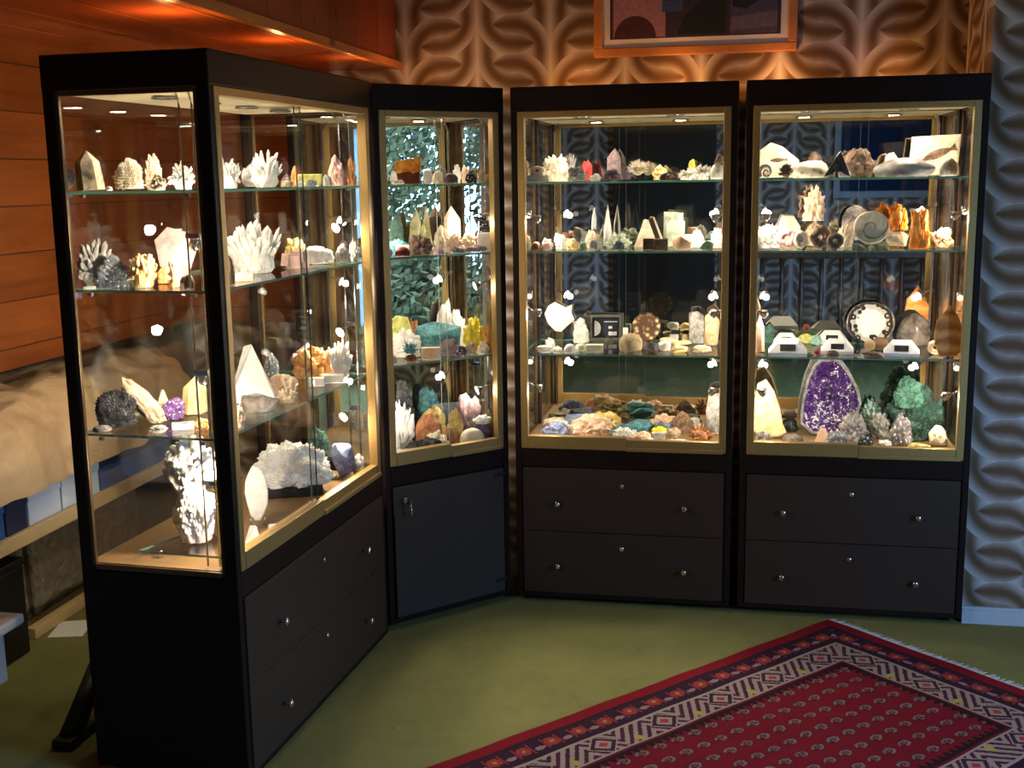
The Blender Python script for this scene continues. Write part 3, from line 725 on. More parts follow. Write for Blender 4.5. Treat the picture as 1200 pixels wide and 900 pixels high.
PAL = {
 'white': ((.74,.70,.64), (.86,.83,.79), 30, .3), 'ice': ((.62,.60,.56), (.80,.78,.74), 25, .18), 'cream': ((.60,.50,.33), (.78,.70,.54), 35, .5), 'beige': ((.42,.31,.19), (.62,.50,.34), 40, .6),
 'tan': ((.36,.24,.12), (.52,.38,.22), 30, .55), 'peach': ((.70,.42,.26), (.80,.62,.46), 30, .45), 'pink': ((.62,.36,.33), (.78,.55,.50), 25, .35), 'rose': ((.46,.26,.30), (.62,.42,.46), 30, .4),
 'orange': ((.55,.17,.03), (.75,.38,.12), 40, .4), 'amber': ((.75,.20,.01), (.95,.45,.06), 30, .15), 'rust': ((.22,.07,.025), (.42,.17,.06), 35, .6), 'red': ((.36,.02,.02), (.55,.06,.05), 40, .35),
 'garnet': ((.10,.008,.008), (.25,.03,.02), 50, .25), 'yellow': ((.90,.62,.02), (.95,.82,.08), 40, .45), 'ochre': ((.45,.30,.06), (.68,.52,.18), 40, .6), 'honey': ((.68,.45,.16), (.88,.74,.42), 30, .3),
 'olive': ((.14,.14,.06), (.30,.28,.13), 30, .5), 'lime': ((.40,.42,.08), (.60,.60,.20), 30, .3), 'green': ((.010,.03,.022), (.05,.14,.10), 50, .3), 'mint': ((.14,.28,.21), (.36,.52,.42), 40, .3),
 'teal': ((.015,.10,.12), (.07,.25,.27), 45, .4), 'aqua': ((.06,.30,.36), (.25,.58,.60), 45, .35), 'blue': ((.10,.13,.26), (.26,.30,.46), 45, .5), 'slate': ((.09,.11,.14), (.22,.25,.28), 35, .45),
 'violet': ((.07,.02,.13), (.22,.10,.32), 60, .25), 'purple': ((.045,.02,.05), (.16,.09,.16), 45, .4), 'mauve': ((.15,.10,.11), (.27,.19,.20), 40, .6), 'lilac': ((.50,.26,.46), (.64,.42,.60), 30, .35),
 'black': ((.006,.006,.008), (.05,.048,.055), 50, .2), 'grey': ((.20,.19,.18), (.40,.38,.36), 40, .5), 'pale': ((.46,.43,.38), (.64,.61,.55), 40, .55), 'smoke': ((.16,.13,.12), (.36,.31,.28), 25, .2),
 'brown': ((.10,.055,.03), (.24,.14,.08), 40, .55), 'choc': ((.035,.018,.012), (.12,.06,.035), 45, .45), 'gold': ((.55,.34,.04), (.85,.60,.15), 40, .3), 'fluor': ((.45,.52,.40), (.68,.72,.56), 25, .2),
}
def pal(n):
    if n not in MC:
        if '+' in n:
            a, b = n.split('+'); A, B = PAL[a], PAL[b]; m = mineral('mineral_'+a+'_'+b, A[1], B[1], A[2], A[3], kind='vor')
        elif n.endswith('*'): A = PAL[n[:-1]]; m = mineral('mineral_%s_speckled' % n[:-1], A[0], A[1], A[2], A[3], spk=.5)
        elif n.endswith('='): A = PAL[n[:-1]]; m = mineral('mineral_%s_banded' % n[:-1], A[0], A[1], A[2], A[3], kind='band')
        elif n.endswith('~'): A = PAL[n[:-1]]; m = mineral('mineral_%s_clear' % n[:-1], tuple(min(1, c*1.15) for c in A[0]), tuple(min(1, c*1.1) for c in A[1]), A[2], .12, trans=.45, bump=.1)
        else: A = PAL[n]; m = mineral('mineral_'+n, A[0], A[1], A[2], A[3])
        MC[n] = m
    return MC[n]
ACRYL = glass_mat('clear_acrylic', (.93, .95, .95), 1.3)

# ------------------------------------------------------------------ minerals: placing on the shelves
SHN = {1: 'top shelf', 2: 'second shelf', 3: 'third shelf', 0: 'floor'}
CN = {'A': 'wide cabinet', 'B': 'corner cabinet', 'C': 'middle cabinet', 'D': 'end cabinet'}
KD = {'A': .85, 'B': .5, 'C': .75, 'D': .8}
PLACED = {}; LASTP = {}
def zshelf(sh): return ZS+.0025 if sh == 0 else SH[sh-1]+.0012
def chord(c, rx, ry, mu, mn):
    d = Vector((rx, ry, 0)); oc = CAM-c.o; oc.z = 0
    u0, n0, du, dn = oc.dot(c.u), oc.dot(c.n), d.dot(c.u), d.dot(c.n)
    t0, t1 = 0, 1e9
    for q0, dq, lo, hi in ((u0, du, .020+mu, c.w-.020-mu), (n0, dn, .036+mn, c.d-.024-mn))+(((n0+u0*c.tilt, dn+du*c.tilt, -9, c.d-.030-c.fl*.9*c.tilt-mn),) if c.tilt else ()):
        if hi < lo: lo = hi = (lo+hi)/2; lo -= .004; hi += .004
        a, b = (lo-q0)/dq, (hi-q0)/dq
        if a > b: a, b = b, a
        t0, t1 = max(t0, a), min(t1, b)
    return t0, t1
def pen(P, w, d, Q, w2, d2):
    # overlap of two footprints, both taken square to the line of sight
    dv = Vector((P.x-CAM.x, P.y-CAM.y, 0)).normalized(); lv = Vector((-dv.y, dv.x, 0)); q = Q-P
    a = (w+w2)/2*.9-abs(q.dot(lv)); b = (d+d2)/2*.95-abs(q.dot(dv))
    return max(0, min(a, b))
def rods(c, z): return [(c.W(uu, vv, 0), .016, .016) for uu in (c.ri, c.w-c.ri) for vv in (.068, .104)]
def where(cab, sh, px, py, wpx, hpx, kd, on=None):
    # a spot on the shelf under the wanted place, clear of its neighbours; returns position, size, turn
    c = CABS[cab]; z = zshelf(sh); depth = 4.4 if cab in 'BCD' else 3.5
    tgt = None
    yy = py if isinstance(py, int) else 250
    for it in range(3):
        r = ray(px, yy); s = depth/F; w = wpx*s; d = min(w*kd*KD[cab], .17)
        a = math.atan2(r.y, r.x)-PI/2-c.yaw; ca, sa = abs(math.cos(a)), abs(math.sin(a)); k = 1.0
        while True:
            t0, t1 = chord(c, r.x, r.y, (ca*w+sa*d)*.5*k, (sa*w+ca*d)*.5*k)
            if t1 >= t0 or k < .1: break
            k -= .1
        if t1 < t0: t0 = t1 = (t0+t1)/2
        if isinstance(py, int): t = (z-CAM.z)/r.z+d*.5 if r.z < -1e-4 else t0
        else: t = t0+(t1-t0)*py
        t = min(max(t, t0), t1)
        P = Vector((CAM.x+r.x*t, CAM.y+r.y*t, z)); depth = (P-CAM).dot(FW)
        if not isinstance(py, int): yy = project(P)[1]
    if on:
        P0, w0, d0, h0 = LASTP[on]; k = (P0-CAM).xy.length/Vector((r.x, r.y)).length
        P = Vector((CAM.x+r.x*k, CAM.y+r.y*k, P0.z+h0*.985)); depth = (P-CAM).dot(FW)
    else:
        best = None
        for dt in (0, .015, -.015, .03, -.03, .045, -.045, .06, -.06, .08, -.08, .1, -.1, .12, -.12, .15, -.15, .18, -.18, .22, -.22):
            lim = max(.016, .24*(t1-t0))
            if abs(dt) > lim: continue
            tt = min(max(t+dt, t0), t1); Q = Vector((CAM.x+r.x*tt, CAM.y+r.y*tt, 0)); s = (Q-CAM).dot(FW)/F
            pe = sum(pen(Q, wpx*s, d, *o) for o in PLACED.get((cab, sh), []))+sum(pen(Q, wpx*s, d, *o)*2 for o in rods(c, z))
            sc = pe+abs(tt-t)*.10
            if best is None or sc < best[0]: best = (sc, Q)
        P = best[1]; P.z = z; depth = (P-CAM).dot(FW)
        PLACED.setdefault((cab, sh), []).append((Vector((P.x, P.y, 0)), wpx*depth/F, d))
    s = depth/F; w = wpx*s; d = min(w*kd*KD[cab], .17); h = hpx*s
    if not isinstance(py, float) and not on: h = max(h-d*.25*(CAM.z-z)/depth, h*.7)
    top = (SH[sh-2] if sh > 1 else 1.895) if sh else SH[2]
    h = min(h, top-.012-P.z)
    turn = math.atan2(P.y-CAM.y, P.x-CAM.x)-PI/2
    RECS.append(dict(P=P.copy(), r=r.copy(), t=(P-CAM).xy.length/r.xy.length, t0=t0-.004, t1=t1+.004, cs=(cab, sh), onk=on, key=None))
    return P, w, d, h, turn
RECS = []
def settle():
    # nudge neighbours apart along the depth of their shelf until no two stones cut into each other
    from mathutils.bvhtree import BVHTree
    tops = {}
    for o in SC.objects:
        if o.parent is None and o.get('category') in ('mineral', 'crystal', 'fossil', 'card', 'stand', 'box', 'label', 'paper', 'glass'): tops.setdefault((round(o.location.x, 5), round(o.location.y, 5), round(o.location.z, 5)), []).append(o)
    its = []
    for q in RECS:
        L = tops.get((round(q['P'].x, 5), round(q['P'].y, 5), round(q['P'].z, 5)), [])
        if not L: continue
        q['o'] = L.pop(); ms = ([q['o']] if q['o'].type == 'MESH' else [])+[c for c in q['o'].children if c.type == 'MESH']; q['ms'] = ms; its.append(q)
    def tree(q):
        vs, ps = [], []
        M = Matrix.Translation(q['o'].location) @ Matrix.Rotation(q['o'].rotation_euler.z, 4, 'Z')
        for m in q['ms']:
            b = len(vs); vs += [M @ v.co for v in m.data.vertices]; ps += [tuple(b+i for i in p.vertices) for p in m.data.polygons]
        q['lo'] = Vector([min(v[i] for v in vs) for i in range(3)]); q['hi'] = Vector([max(v[i] for v in vs) for i in range(3)])
        q['bvh'] = BVHTree.FromPolygons(vs, ps); q['dirty'] = False
    def move(q, dt):
        t = min(max(q['t']+dt, q['t0']), q['t1'])
        if abs(t-q['t']) < abs(dt)*.5: return False
        d = q['r']*(t-q['t']); d.z = 0; q['t'] = t; q['o'].location += d; q['dirty'] = True
        for k in its:
            if k.get('on') is q: k['o'].location += d; k['dirty'] = True
        return True
    def thin(q, f):
        for m in q['ms']:
            for v in m.data.vertices: v.co.y *= f
        q['dirty'] = True
    for q in its: q['dirty'] = True
    for a in its:
        if a['onk']: a['on'] = next((b for b in its if b['key'] == a['onk']), None)
    for it in range(14):
        n = 0
        for q in its:
            if q['dirty']: tree(q)
        for i, a in enumerate(its):
            for b in its[i+1:]:
                if a['cs'] != b['cs'] or a.get('on') is b or b.get('on') is a: continue
                if any(a['hi'][k] <= b['lo'][k] or b['hi'][k] <= a['lo'][k] for k in range(3)): continue
                if a['dirty'] or b['dirty'] or not a['bvh'].overlap(b['bvh']): continue
                n += 1; A, B = (a, b) if a['t'] <= b['t'] else (b, a)
                A = A.get('on') or A; B = B.get('on') or B
                ok = move(A, -.010); ok = move(B, .010) or ok
                if not ok or it > 4:
                    big = A if max(v.co.y for v in A['ms'][0].data.vertices) > max(v.co.y for v in B['ms'][0].data.vertices) else B
                    if len(big['ms']) == 1: thin(big, .84)
        if not n: break
SEED = [100]
def spec(cab, sh, kind, mat, px, py, wpx, hpx, desc, on=None, key=None, name=None, cat=None, base=None):
    SEED[0] += 1; r = random.Random(SEED[0])
    kd = KDEP.get(kind, .75)
    P, w, d, h, turn = where(cab, sh, px, py, wpx, hpx, kd, on)
    nm = name or KNAME[kind]
    mb = KINDS[kind](r).fit(w, d, h)
    lab = desc if desc.count('@') == 0 else desc.replace('@', '')
    if '@' not in desc: lab = desc+(' on the ' if sh else ' on the ')+SHN[sh]+' of the '+CN[cab]
    ct = cat or KCAT.get(nm, 'mineral'); gr = 'minerals on the %s of the %s' % (SHN[sh], CN[cab])
    if base:
        t = thing(nm, lab, ct, P, turn, gr); bh, bm = base
        mb.fit(w, d, h-bh); mb.xf(Matrix.Translation((0, 0, bh+.0006))); obj('crystals', mb, pal(mat), t)
        obj('stand', MB().bbox(-w*.34, w*.34, -d*.34, d*.34, 0, bh, .002), bm, t); o = t
    else: o = tag(obj(nm, mb, pal(mat), None, P, turn), lab, ct, gr)
    if key: LASTP[key] = (P, w, d, h); RECS[-1]['key'] = key
    return o, w, d, h

S_ = spec
# ---- wide cabinet, top shelf (first the things seen through its end pane)
S_('A',1,'t','pale~', 80,.55, 20, 27, 'thin translucent plate by the end pane corner')
S_('A',1,'P','beige', 107,.42, 32, 47, 'big blunt beige crystal point')
S_('A',1,'l','white', 128,.15, 8, 5, 'tiny white pebble beside the blunt beige point')
S_('A',1,'d','cream', 151,.40, 36, 38, 'leaning cream crusted crystal with a pale foot')
S_('A',1,'K','cream', 183,.10, 28, 19, 'low spread of cream crystal chips', key='a1')
S_('A',1,'k','peach', 181,.75, 20, 42, 'pinkish crystal lump rising behind the cream chips')
S_('A',1,'M','ice', 213,.30, 32, 34, 'bright ice-white cluster beside the light rods')
S_('A',1,'M','white', 269,.15, 30, 37, 'white crystal cluster just inside the front pane')
S_('A',1,'D','grey', 293,.55, 19, 29, 'grey druse between two white clusters')
S_('A',1,'U','ice', 313,.25, 38, 44, 'tallest pure white crystal burst')
S_('A',1,'D','mauve*', 336,.55, 15, 15, 'purple-grey glittering druse lump')
S_('A',1,'R','orange', 345,.80, 8, 24, 'narrow orange crumbly lump by the door edge')
S_('A',1,'e','lime', 363,.55, 30, 14, 'yellow-green slab-shaped block')
S_('A',1,'l','beige', 336,.12, 13, 8, 'low beige pebble before the purple-grey druse')
S_('A',1,'k','white', 352,.22, 13, 7, 'small white chip before the yellow-green block')
S_('A',1,'d','blue*', 366,.25, 12, 8, 'small blue-white sparkling chip')
S_('A',1,'P','ice~', 384,.30, 11, 14, 'short clear crystal stub')
S_('A',1,'L','pink', 395,.60, 24, 36, 'pale pinkish block-like stone')
S_('A',1,'R','orange', 412,.60, 13, 34, 'upright orange crumbly stone near the far post')
# ---- wide cabinet, second shelf
S_('A',2,'M','pale', 117,.55, 48, 58, 'pale grey-white crystal cluster near the back pane')
S_('A',2,'J','slate*', 133,.22, 42, 40, 'dark grey streaked rock')
S_('A',2,'k','honey', 169,.18, 34, 40, 'glowing honey-yellow crystal cluster')
S_('A',2,'H','orange', 192,.40, 14, 18, 'orange angular bit beside the honey-yellow cluster')
S_('A',2,'K','honey', 205,.16, 18, 36, 'white-tipped orange crystal by the light rods')
S_('A',2,'t','pink~', 208,.62, 46, 62, 'tall pink translucent plate')
S_('A',2,'l','choc', 222,.05, 12, 18, 'small dark pebble behind the light rods')
S_('A',2,'E','white', 105,.10, 14, 3, 'flat white card lying near the end pane', name='card', cat='card')
S_('A',2,'U','ice', 296,.28, 72, 64, 'huge dazzling white crystal cluster')
S_('A',2,'S','brown', 268,.03, 16, 34, 'upright brown oval stone at the front post')
S_('A',2,'F','peach', 285,.06, 26, 10, 'flat pinkish chips before the huge white cluster')
S_('A',2,'C','ochre', 348,.80, 32, 30, 'yellow popcorn-textured lump behind the door edge')
S_('A',2,'Q','pink', 346,.30, 33, 22, 'pale pink cubic crystals')
S_('A',2,'D','white*', 373,.45, 38, 22, 'white druse speckled with dark spots')
S_('A',2,'D','grey*', 402,.45, 18, 22, 'grey glittering druse')
S_('A',2,'K','pale', 415,.68, 11, 28, 'pale upright cluster at the far post')
# ---- wide cabinet, third shelf
S_('A',3,'D','black', 138,.35, 48, 48, 'black glittering druse rock')
S_('A',3,'I','beige', 171,.32, 50, 58, 'long beige stone leaning sideways')
S_('A',3,'W','cream', 192,.72, 23, 30, 'cream triangular crystal behind the leaning beige stone')
S_('A',3,'D','violet*', 203,.45, 30, 26, 'purple amethyst druse with white crust')
S_('A',3,'P','honey', 228,.55, 30, 44, 'upright honey-yellow crystal by the light rods')
c_, w_, d_, h_ = S_('A',3,'E','white', 215,.15, 26, 6, 'white label card with a dark band', name='label_card', cat='card')
obj('dark_band', MB().box(-w_*.25, w_*.25, -d_*.2, d_*.15, h_+.0002, h_+.0012), BLACK, c_)
S_('A',3,'R','orange', 236,.15, 18, 14, 'small orange lump behind the corner post')
S_('A',3,'k','pale', 186,.06, 22, 9, 'pale chip cluster at the shelf edge')
S_('A',3,'l','smoke', 120,.06, 22, 8, 'flat smoky pebble before the black druse')
S_('A',3,'W','ice', 297, 472, 56, 68, 'large white pyramid-shaped crystal')
S_('A',3,'H','smoke~', 306, 492, 44, 22, 'clear grey crystal lying before the white pyramid')
S_('A',3,'L','peach', 333, 462, 34, 24, 'peach-orange rough stone beside the white pyramid')
S_('A',3,'k','beige', 338, 482, 26, 18, 'low beige crystal chips at the shelf edge')
S_('A',3,'k','peach', 281, 505, 15, 30, 'pinkish chips at the front post')
S_('A',3,'D','slate*', 319,.85, 18, 28, 'dark bubbly specimen behind the white pyramid')
S_('A',3,'p','rose', 357, 437, 31, 36, 'pair of rose-pink upright crystals')
S_('A',3,'R','orange', 368,.90, 50, 36, 'wide orange rock at the back')
S_('A',3,'M','white', 400,.42, 28, 46, 'bright white cluster near the far end')
S_('A',3,'k','cream', 382, 438, 20, 16, 'cream chips beside the rose crystals')
S_('A',3,'E','ice', 371, 453, 18, 10, 'short white satin bar', name='satin_bar', cat='mineral')
S_('A',3,'E','ice', 390, 449, 26, 10, 'long white satin bar beside the short one', name='satin_bar', cat='mineral')
# ---- wide cabinet, floor
def riser():
    c = CABS['A']; t = thing('glass_riser', 'triangular glass plate riser under the tall white crystal mass in the wide cabinet', 'stand', c.W(0, 0, ZS+.002), c.yaw)
    pts = [(.050, .055), (.12, .055), (.28, .26), (.055, .33)]
    def pr(z0, z1, ps):
        m = len(ps); return MB().add([(a, b, z0) for a, b in ps]+[(a, b, z1) for a, b in ps], [tuple(range(m-1, -1, -1)), tuple(range(m, 2*m))]+[(i, (i+1) % m, m+(i+1) % m, m+i) for i in range(m)], 0)
    mb = pr(.022, .028, pts); mb.m = [0, 0]+[1]*4; obj('plate', mb, [GLASS, EDGE], t)
    for a, b in ((.075, .08), (.085, .28), (.21, .24)): obj('foot', MB().lathe([(.008, 0), (.008, .0215)], 10, org=(a, b, 0)), CHROME, t)
    return t
riser()
def bigwhite():
    r = random.Random(5); c = CABS['A']; P = c.W(.155, .205, ZS+.0315)
    t = thing('crystal_cluster', 'towering dazzling white crystal mass on the glass plate in the wide cabinet', 'crystal', P, .35, 'minerals on the floor of the wide cabinet')
    mb = cluster(r, 3, .8, (.06, .3), .1, .4, .7); up = mb.fit(.165, .14, .16); up.xf(Matrix.Translation((0, 0, .150)))
    lo = druse(r, 4, .4, (.02, .1)).fit(.15, .12, .20)
    lo.v = [(x*(.55+.45*min(1, abs(z-.0)/.10)) , y*(.55+.45*min(1, z/.10)), z) for x, y, z in lo.v]
    obj('crystal_head', up, pal('ice'), t); obj('crystal_foot', lo, pal('white'), t)
bigwhite()
S_('A',0,'c','white', 345, 588, 98, 68, 'large white cauliflower-like cluster on a black base', name='crystal_cluster', base=(.03, BLACK))
def oval():
    P, w, d, h, tr = where('A', 0, 303, 622, 27, 78, .35)
    t = thing('oval_crystal', 'tall frosted oval crystal held on a wire stand in the wide cabinet', 'crystal', P, tr, 'minerals on the floor of the wide cabinet')
    mb = slab(random.Random(9), 14, .08, .5, .12).fit(w, d, h*.86); mb.xf(Matrix.Translation((0, 0, h*.14+.001))); obj('crystal_plate', mb, pal('ice~'), t)
    st = MB(); 
    for sx in (-1, 1): st.tube([(sx*w*.35, d*.9, .002), (sx*w*.3, d*.1, h*.11), (sx*w*.3, -d*.5, h*.13), (sx*w*.3, -d*.7, h*.20)], .0022, 6)
    st.tube([(-w*.35, d*.9, .0025), (w*.35, d*.9, .0025)], .0022, 6); obj('wire_stand', st, CHROME, t)
oval()
S_('A',0,'E','white', 326, 621, 22, 5, 'white name card lying beside the wire stand', name='card', cat='card')
S_('A',0,'W','ice~', 298, 652, 24, 26, 'clear glassy wedge at the front post')
S_('A',0,'d','green', 374,.75, 30, 64, 'dark green crystal lump behind the cauliflower cluster')
S_('A',0,'F','blue', 403,.60, 28, 42, 'blue-violet layered lump near the far end')
S_('A',0,'L','pale', 421,.55, 14, 26, 'pale rough stone in the far corner')

# ---- corner cabinet, top shelf
S_('B',1,'k','white', 451,.35, 9, 25, 'white lump at the hinge-side pane')
def fireblock():
    g = NT('fiery_orange_stone'); x, y, z = g.xyz(); n = g.noise(28, 4)
    dk = (z+(n-.5)*.03).lt(.040); col = g.mix(n.sstep(.35, .65), (.50, .13, .015), (.85, .38, .06)); col = g.mix(dk, col, (.09, .02, .008)); col = g.mix((z+(n-.5)*.01).gt(.098), col, (.30, .10, .07))
    P, w, d, h, tr = where('B', 1, 479, .30, 32, 31, .8)
    mb = MB().bbox(-1, 1, -1, 1, 0, 1, .10); mb.v = [(x*(.80+.26*z+.05*noise.noise(Vector((x*2, y*2, z*3)))), y, z+.10*x*z) for x, y, z in mb.v]
    tag(obj('orange_block', mb.fit(w, d, h), g.pbr(col, .2, .5), None, P, tr), 'orange-brown block with dark foot on the top shelf of the corner cabinet', 'mineral', 'minerals on the top shelf of the corner cabinet')
fireblock()
S_('B',1,'k','white', 501,.35, 13, 17, 'bright white lump beside the orange-brown block')
S_('B',1,'L','cream', 513,.45, 13, 16, 'cream stone between the door edges')
S_('B',1,'l','choc', 528,.30, 18, 12, 'dark brown rounded pebble')
S_('B',1,'k','ice', 536,.80, 11, 22, 'small bright white burst at the mirror')
S_('B',1,'L','peach', 546,.85, 10, 20, 'pinkish stone at the mirror')
S_('B',1,'D','black*', 552,.40, 14, 15, 'black-and-white speckled druse')
S_('B',1,'Z','beige', 567,.45, 17, 20, 'beige spiky cluster at the post')
S_('B',1,'k','cream', 466,.10, 16, 6, 'cream chips before the orange-brown block')
# second shelf
S_('B',2,'d','green', 465,.75, 20, 46, 'dark green crystal-covered pyramid')
S_('B',2,'C','aqua', 466,.40, 29, 19, 'turquoise botryoidal-looking lump')
S_('B',2,'k','lilac', 455,.10, 11, 11, 'small lilac chip at the hinge-side pane')
S_('B',2,'S','garnet', 472,.06, 18, 11, 'dark red polished garnet ball')
S_('B',2,'E','white', 472,.22, 16, 12, 'white card behind the dark red ball', name='card', cat='card')
S_('B',2,'p','olive', 489,.85, 22, 50, 'grey-green leaning crystal group')
S_('B',2,'W','olive', 500,.95, 18, 52, 'olive pyramid close to the mirror')
S_('B',2,'R','choc', 494,.20, 28, 24, 'brown geode with a black hollow')
S_('B',2,'S','lilac', 514,.05, 13, 8, 'little lilac-pink polished ball')
S_('B',2,'P','peach', 530,.80, 22, 52, 'tan leaning crystal column')
S_('B',2,'k','peach', 533,.22, 24, 23, 'pinkish-beige fan of crystals')
S_('B',2,'L','beige', 518,.50, 20, 32, 'beige stone behind the lilac ball')
S_('B',2,'R','cream', 550,.30, 22, 22, 'cream craggy lump beside the pinkish fan')
S_('B',2,'F','slate', 537,.03, 17, 8, 'flat dark blue-grey chip')
S_('B',2,'F','mauve', 558,.04, 26, 7, 'flat mauve-grey chip')
S_('B',2,'D','black*', 567,.65, 17, 44, 'black-and-silver speckled cube')
S_('B',2,'E','white', 568,.20, 17, 22, 'bright white upright card', name='card', cat='card')
# third shelf
S_('B',3,'R','cream', 566,.05, 15, 15, 'cream craggy piece under the yellow rock')
S_('B',3,'L','beige', 551,.25, 15, 14, 'tan block beside the yellow rock')
S_('B',3,'D','purple*', 540,.03, 15, 12, 'dark purple crystal with white sparks')
S_('B',3,'L','mauve', 529,.22, 26, 20, 'brown-mauve rough stone')
S_('B',3,'E','peach', 505,.05, 22, 14, 'pinkish pale block stone')
S_('B',3,'L','cream', 460,.05, 12, 15, 'cream stone at the hinge-side pane')
S_('B',3,'K','rust', 482,.04, 18, 10, 'dark red-brown stone under the aqua crystals', key='b3')
S_('B',3,'Z','aqua', 482,.04, 21, 16, 'aqua spiky crystals atop the red-brown stone', on='b3')
S_('B',3,'B','yellow', 505,.28, 14, 12, 'small yellow botryoidal ball')
S_('B',3,'L','orange', 573,.30, 12, 34, 'orange stone leaning on the yellow rock')
S_('B',3,'k','yellow', 557,.75, 30, 44, 'bright sulphur-yellow crystal rock')
S_('B',3,'V','white', 537,.85, 27, 48, 'white popcorn-like nodules behind the teal rock')
S_('B',3,'F','teal', 514,.62, 54, 36, 'broad teal-blue rock')
S_('B',3,'R','white', 523,.95, 26, 60, 'tall white craggy stone at the mirror')
S_('B',3,'C','white', 474,.42, 40, 36, 'big whitish knobbly rock')
S_('B',3,'R','rust', 484,.95, 18, 40, 'rust-brown stone behind the pale slab')
S_('B',3,'t','lime', 469,.75, 31, 46, 'pale yellow-green leaning slab')

# floor
S_('B',0,'l','mint', 580,.02, 10, 9, 'tiny mint-green chip by the front corner')
S_('B',0,'S','cream', 554,.02, 30, 22, 'smooth cream dome-shaped stone')
S_('B',0,'D','black', 497,.02, 46, 20, 'black glittering cluster at the front')
S_('B',0,'E','blue*', 474,.05, 26, 10, 'white and blue printed paper packet', name='paper_packet', cat='paper')
S_('B',0,'R','cream', 512,.14, 32, 24, 'cream granular stone behind the black cluster')
S_('B',0,'l','rust', 526,.26, 18, 24, 'red-brown pebble beside the orange-brown one')
S_('B',0,'Z','grey', 473,.28, 26, 26, 'grey spiky cluster by the hinge-side pane')
S_('B',0,'J','purple', 564,.20, 30, 26, 'dark purple-brown layered slab', key='b0')
S_('B',0,'V','white', 566,.16, 24, 11, 'row of white crystal balls on the layered slab', on='b0')
S_('B',0,'J','mauve', 555,.50, 20, 42, 'purple-grey layered stone')
S_('B',0,'l','rust', 503,.36, 34, 40, 'orange-brown rounded stone in the middle')
S_('B',0,'l','white', 463,.30, 13, 34, 'small white pebble at the hinge-side pane')
S_('B',0,'C','ochre', 534,.50, 20, 46, 'golden lacy nodule')
S_('B',0,'R','olive', 573,.80, 14, 44, 'olive-brown stone by the post')
S_('B',0,'L','ochre', 507,.60, 36, 46, 'golden-brown large stone')
S_('B',0,'K','white', 472,.55, 30, 60, 'white tusk-like crystals before the black-green block')
S_('B',0,'F','slate', 527,.75, 44, 46, 'blue-grey slab before the purple-grey rock')
S_('B',0,'R','mauve', 548,.95, 42, 60, 'purple-grey craggy rock at the mirror')
S_('B',0,'d','teal', 503,.92, 29, 66, 'shiny teal-green crystal lump at the mirror')
S_('B',0,'R','black', 474,.90, 28, 78, 'tall black-green stone block')

# ---- middle cabinet, top shelf
S_('C',1,'L','beige', 617,.85, 8, 27, 'narrow beige stone at the corner-side pane')
S_('C',1,'E','ice~', 630,.30, 26, 8, 'low clear display block', name='acrylic_block', cat='stand', key='c1')
S_('C',1,'G','cream', 630,.30, 19, 11, 'cream ring-shaped fossil on a clear block', on='c1')
S_('C',1,'V','cream', 652,.65, 34, 32, 'big cream nodular cluster')
S_('C',1,'Z','grey', 670,.92, 15, 34, 'grey needle cluster behind the cream nodules')
S_('C',1,'D','grey*', 677,.18, 24, 18, 'grey sparkling dome with a bright crest')
S_('C',1,'R','red', 688,.65, 13, 25, 'red crystal lump')
S_('C',1,'k','white', 697,.15, 15, 9, 'white chips before the red lump')
S_('C',1,'P','mauve', 720,.80, 18, 38, 'tall brownish-pink crystal post', name='crystal_post', cat='crystal')
S_('C',1,'D','purple', 718,.25, 23, 15, 'dark purple cluster beneath the pink post')
S_('C',1,'X','cream', 748,.40, 30, 25, 'cream ball of radiating needles', base=(.018, ACRYL))
S_('C',1,'R','honey', 774,.60, 20, 18, 'yellowish-white craggy lump')
S_('C',1,'D','choc', 784,.20, 24, 10, 'dark brown glittering chips')
S_('C',1,'k','white', 804,.25, 20, 12, 'white crystals on dark matrix')
S_('C',1,'E','ice~', 811,.70, 11, 13, 'small clear display cube', name='acrylic_cube', cat='stand', key='c2')
S_('C',1,'R','gold', 811,.70, 9, 11, 'gold nugget on the clear cube', on='c2', name='gold_nugget', cat='mineral')
S_('C',1,'U','ice', 823,.35, 20, 18, 'bright white pointed cluster')
S_('C',1,'l','pale', 840,.40, 16, 19, 'pale lump carrying a smoky crystal', key='c3')
S_('C',1,'W','smoke', 843,.40, 14, 11, 'smoky pyramid crystal atop the pale lump', on='c3')
# second shelf
S_('C',2,'L','beige', 618,.70, 9, 18, 'beige stone at the corner-side pane')
S_('C',2,'l','rust', 628,.15, 11, 10, 'small rust-brown pebble')
S_('C',2,'k','pink', 642,.20, 14, 14, 'pinkish dotted crystal bits')
S_('C',2,'Q','white', 658,.35, 18, 18, 'white cubic crystal bits')
S_('C',2,'L','honey', 671,.25, 17, 13, 'honey-yellow rough piece')
S_('C',2,'H','mint', 683,.10, 8, 10, 'little emerald-green chip')
S_('C',2,'k','cream', 694,.45, 19, 22, 'cream base of crystals under a needle', key='c4')
S_('C',2,'N','ice', 696,.45, 6, 26, 'slim white needle standing on the cream crystals', on='c4')
S_('C',2,'N','ice', 712,.60, 10, 46, 'slim white needle standing alone')
S_('C',2,'Q','ice~', 698,.06, 14, 12, 'clear cubes at the shelf edge')
S_('C',2,'D','slate', 725,.10, 15, 12, 'dark grey druse pebble')
S_('C',2,'R','fluor', 724,.55, 34, 18, 'pale greenish craggy mass')
S_('C',2,'W','cream', 757,.65, 28, 32, 'big cream wedge crystal')
S_('C',2,'E','choc', 760,.12, 13, 13, 'small dark brown cube')
S_('C',2,'E','brown', 774,.10, 17, 13, 'wider brown cube beside the small one')
S_('C',2,'Q','fluor', 790,.70, 25, 40, 'greenish-yellow fluorite cubes stacked high')
S_('C',2,'F','peach', 801,.20, 26, 17, 'peach-orange flat stone')
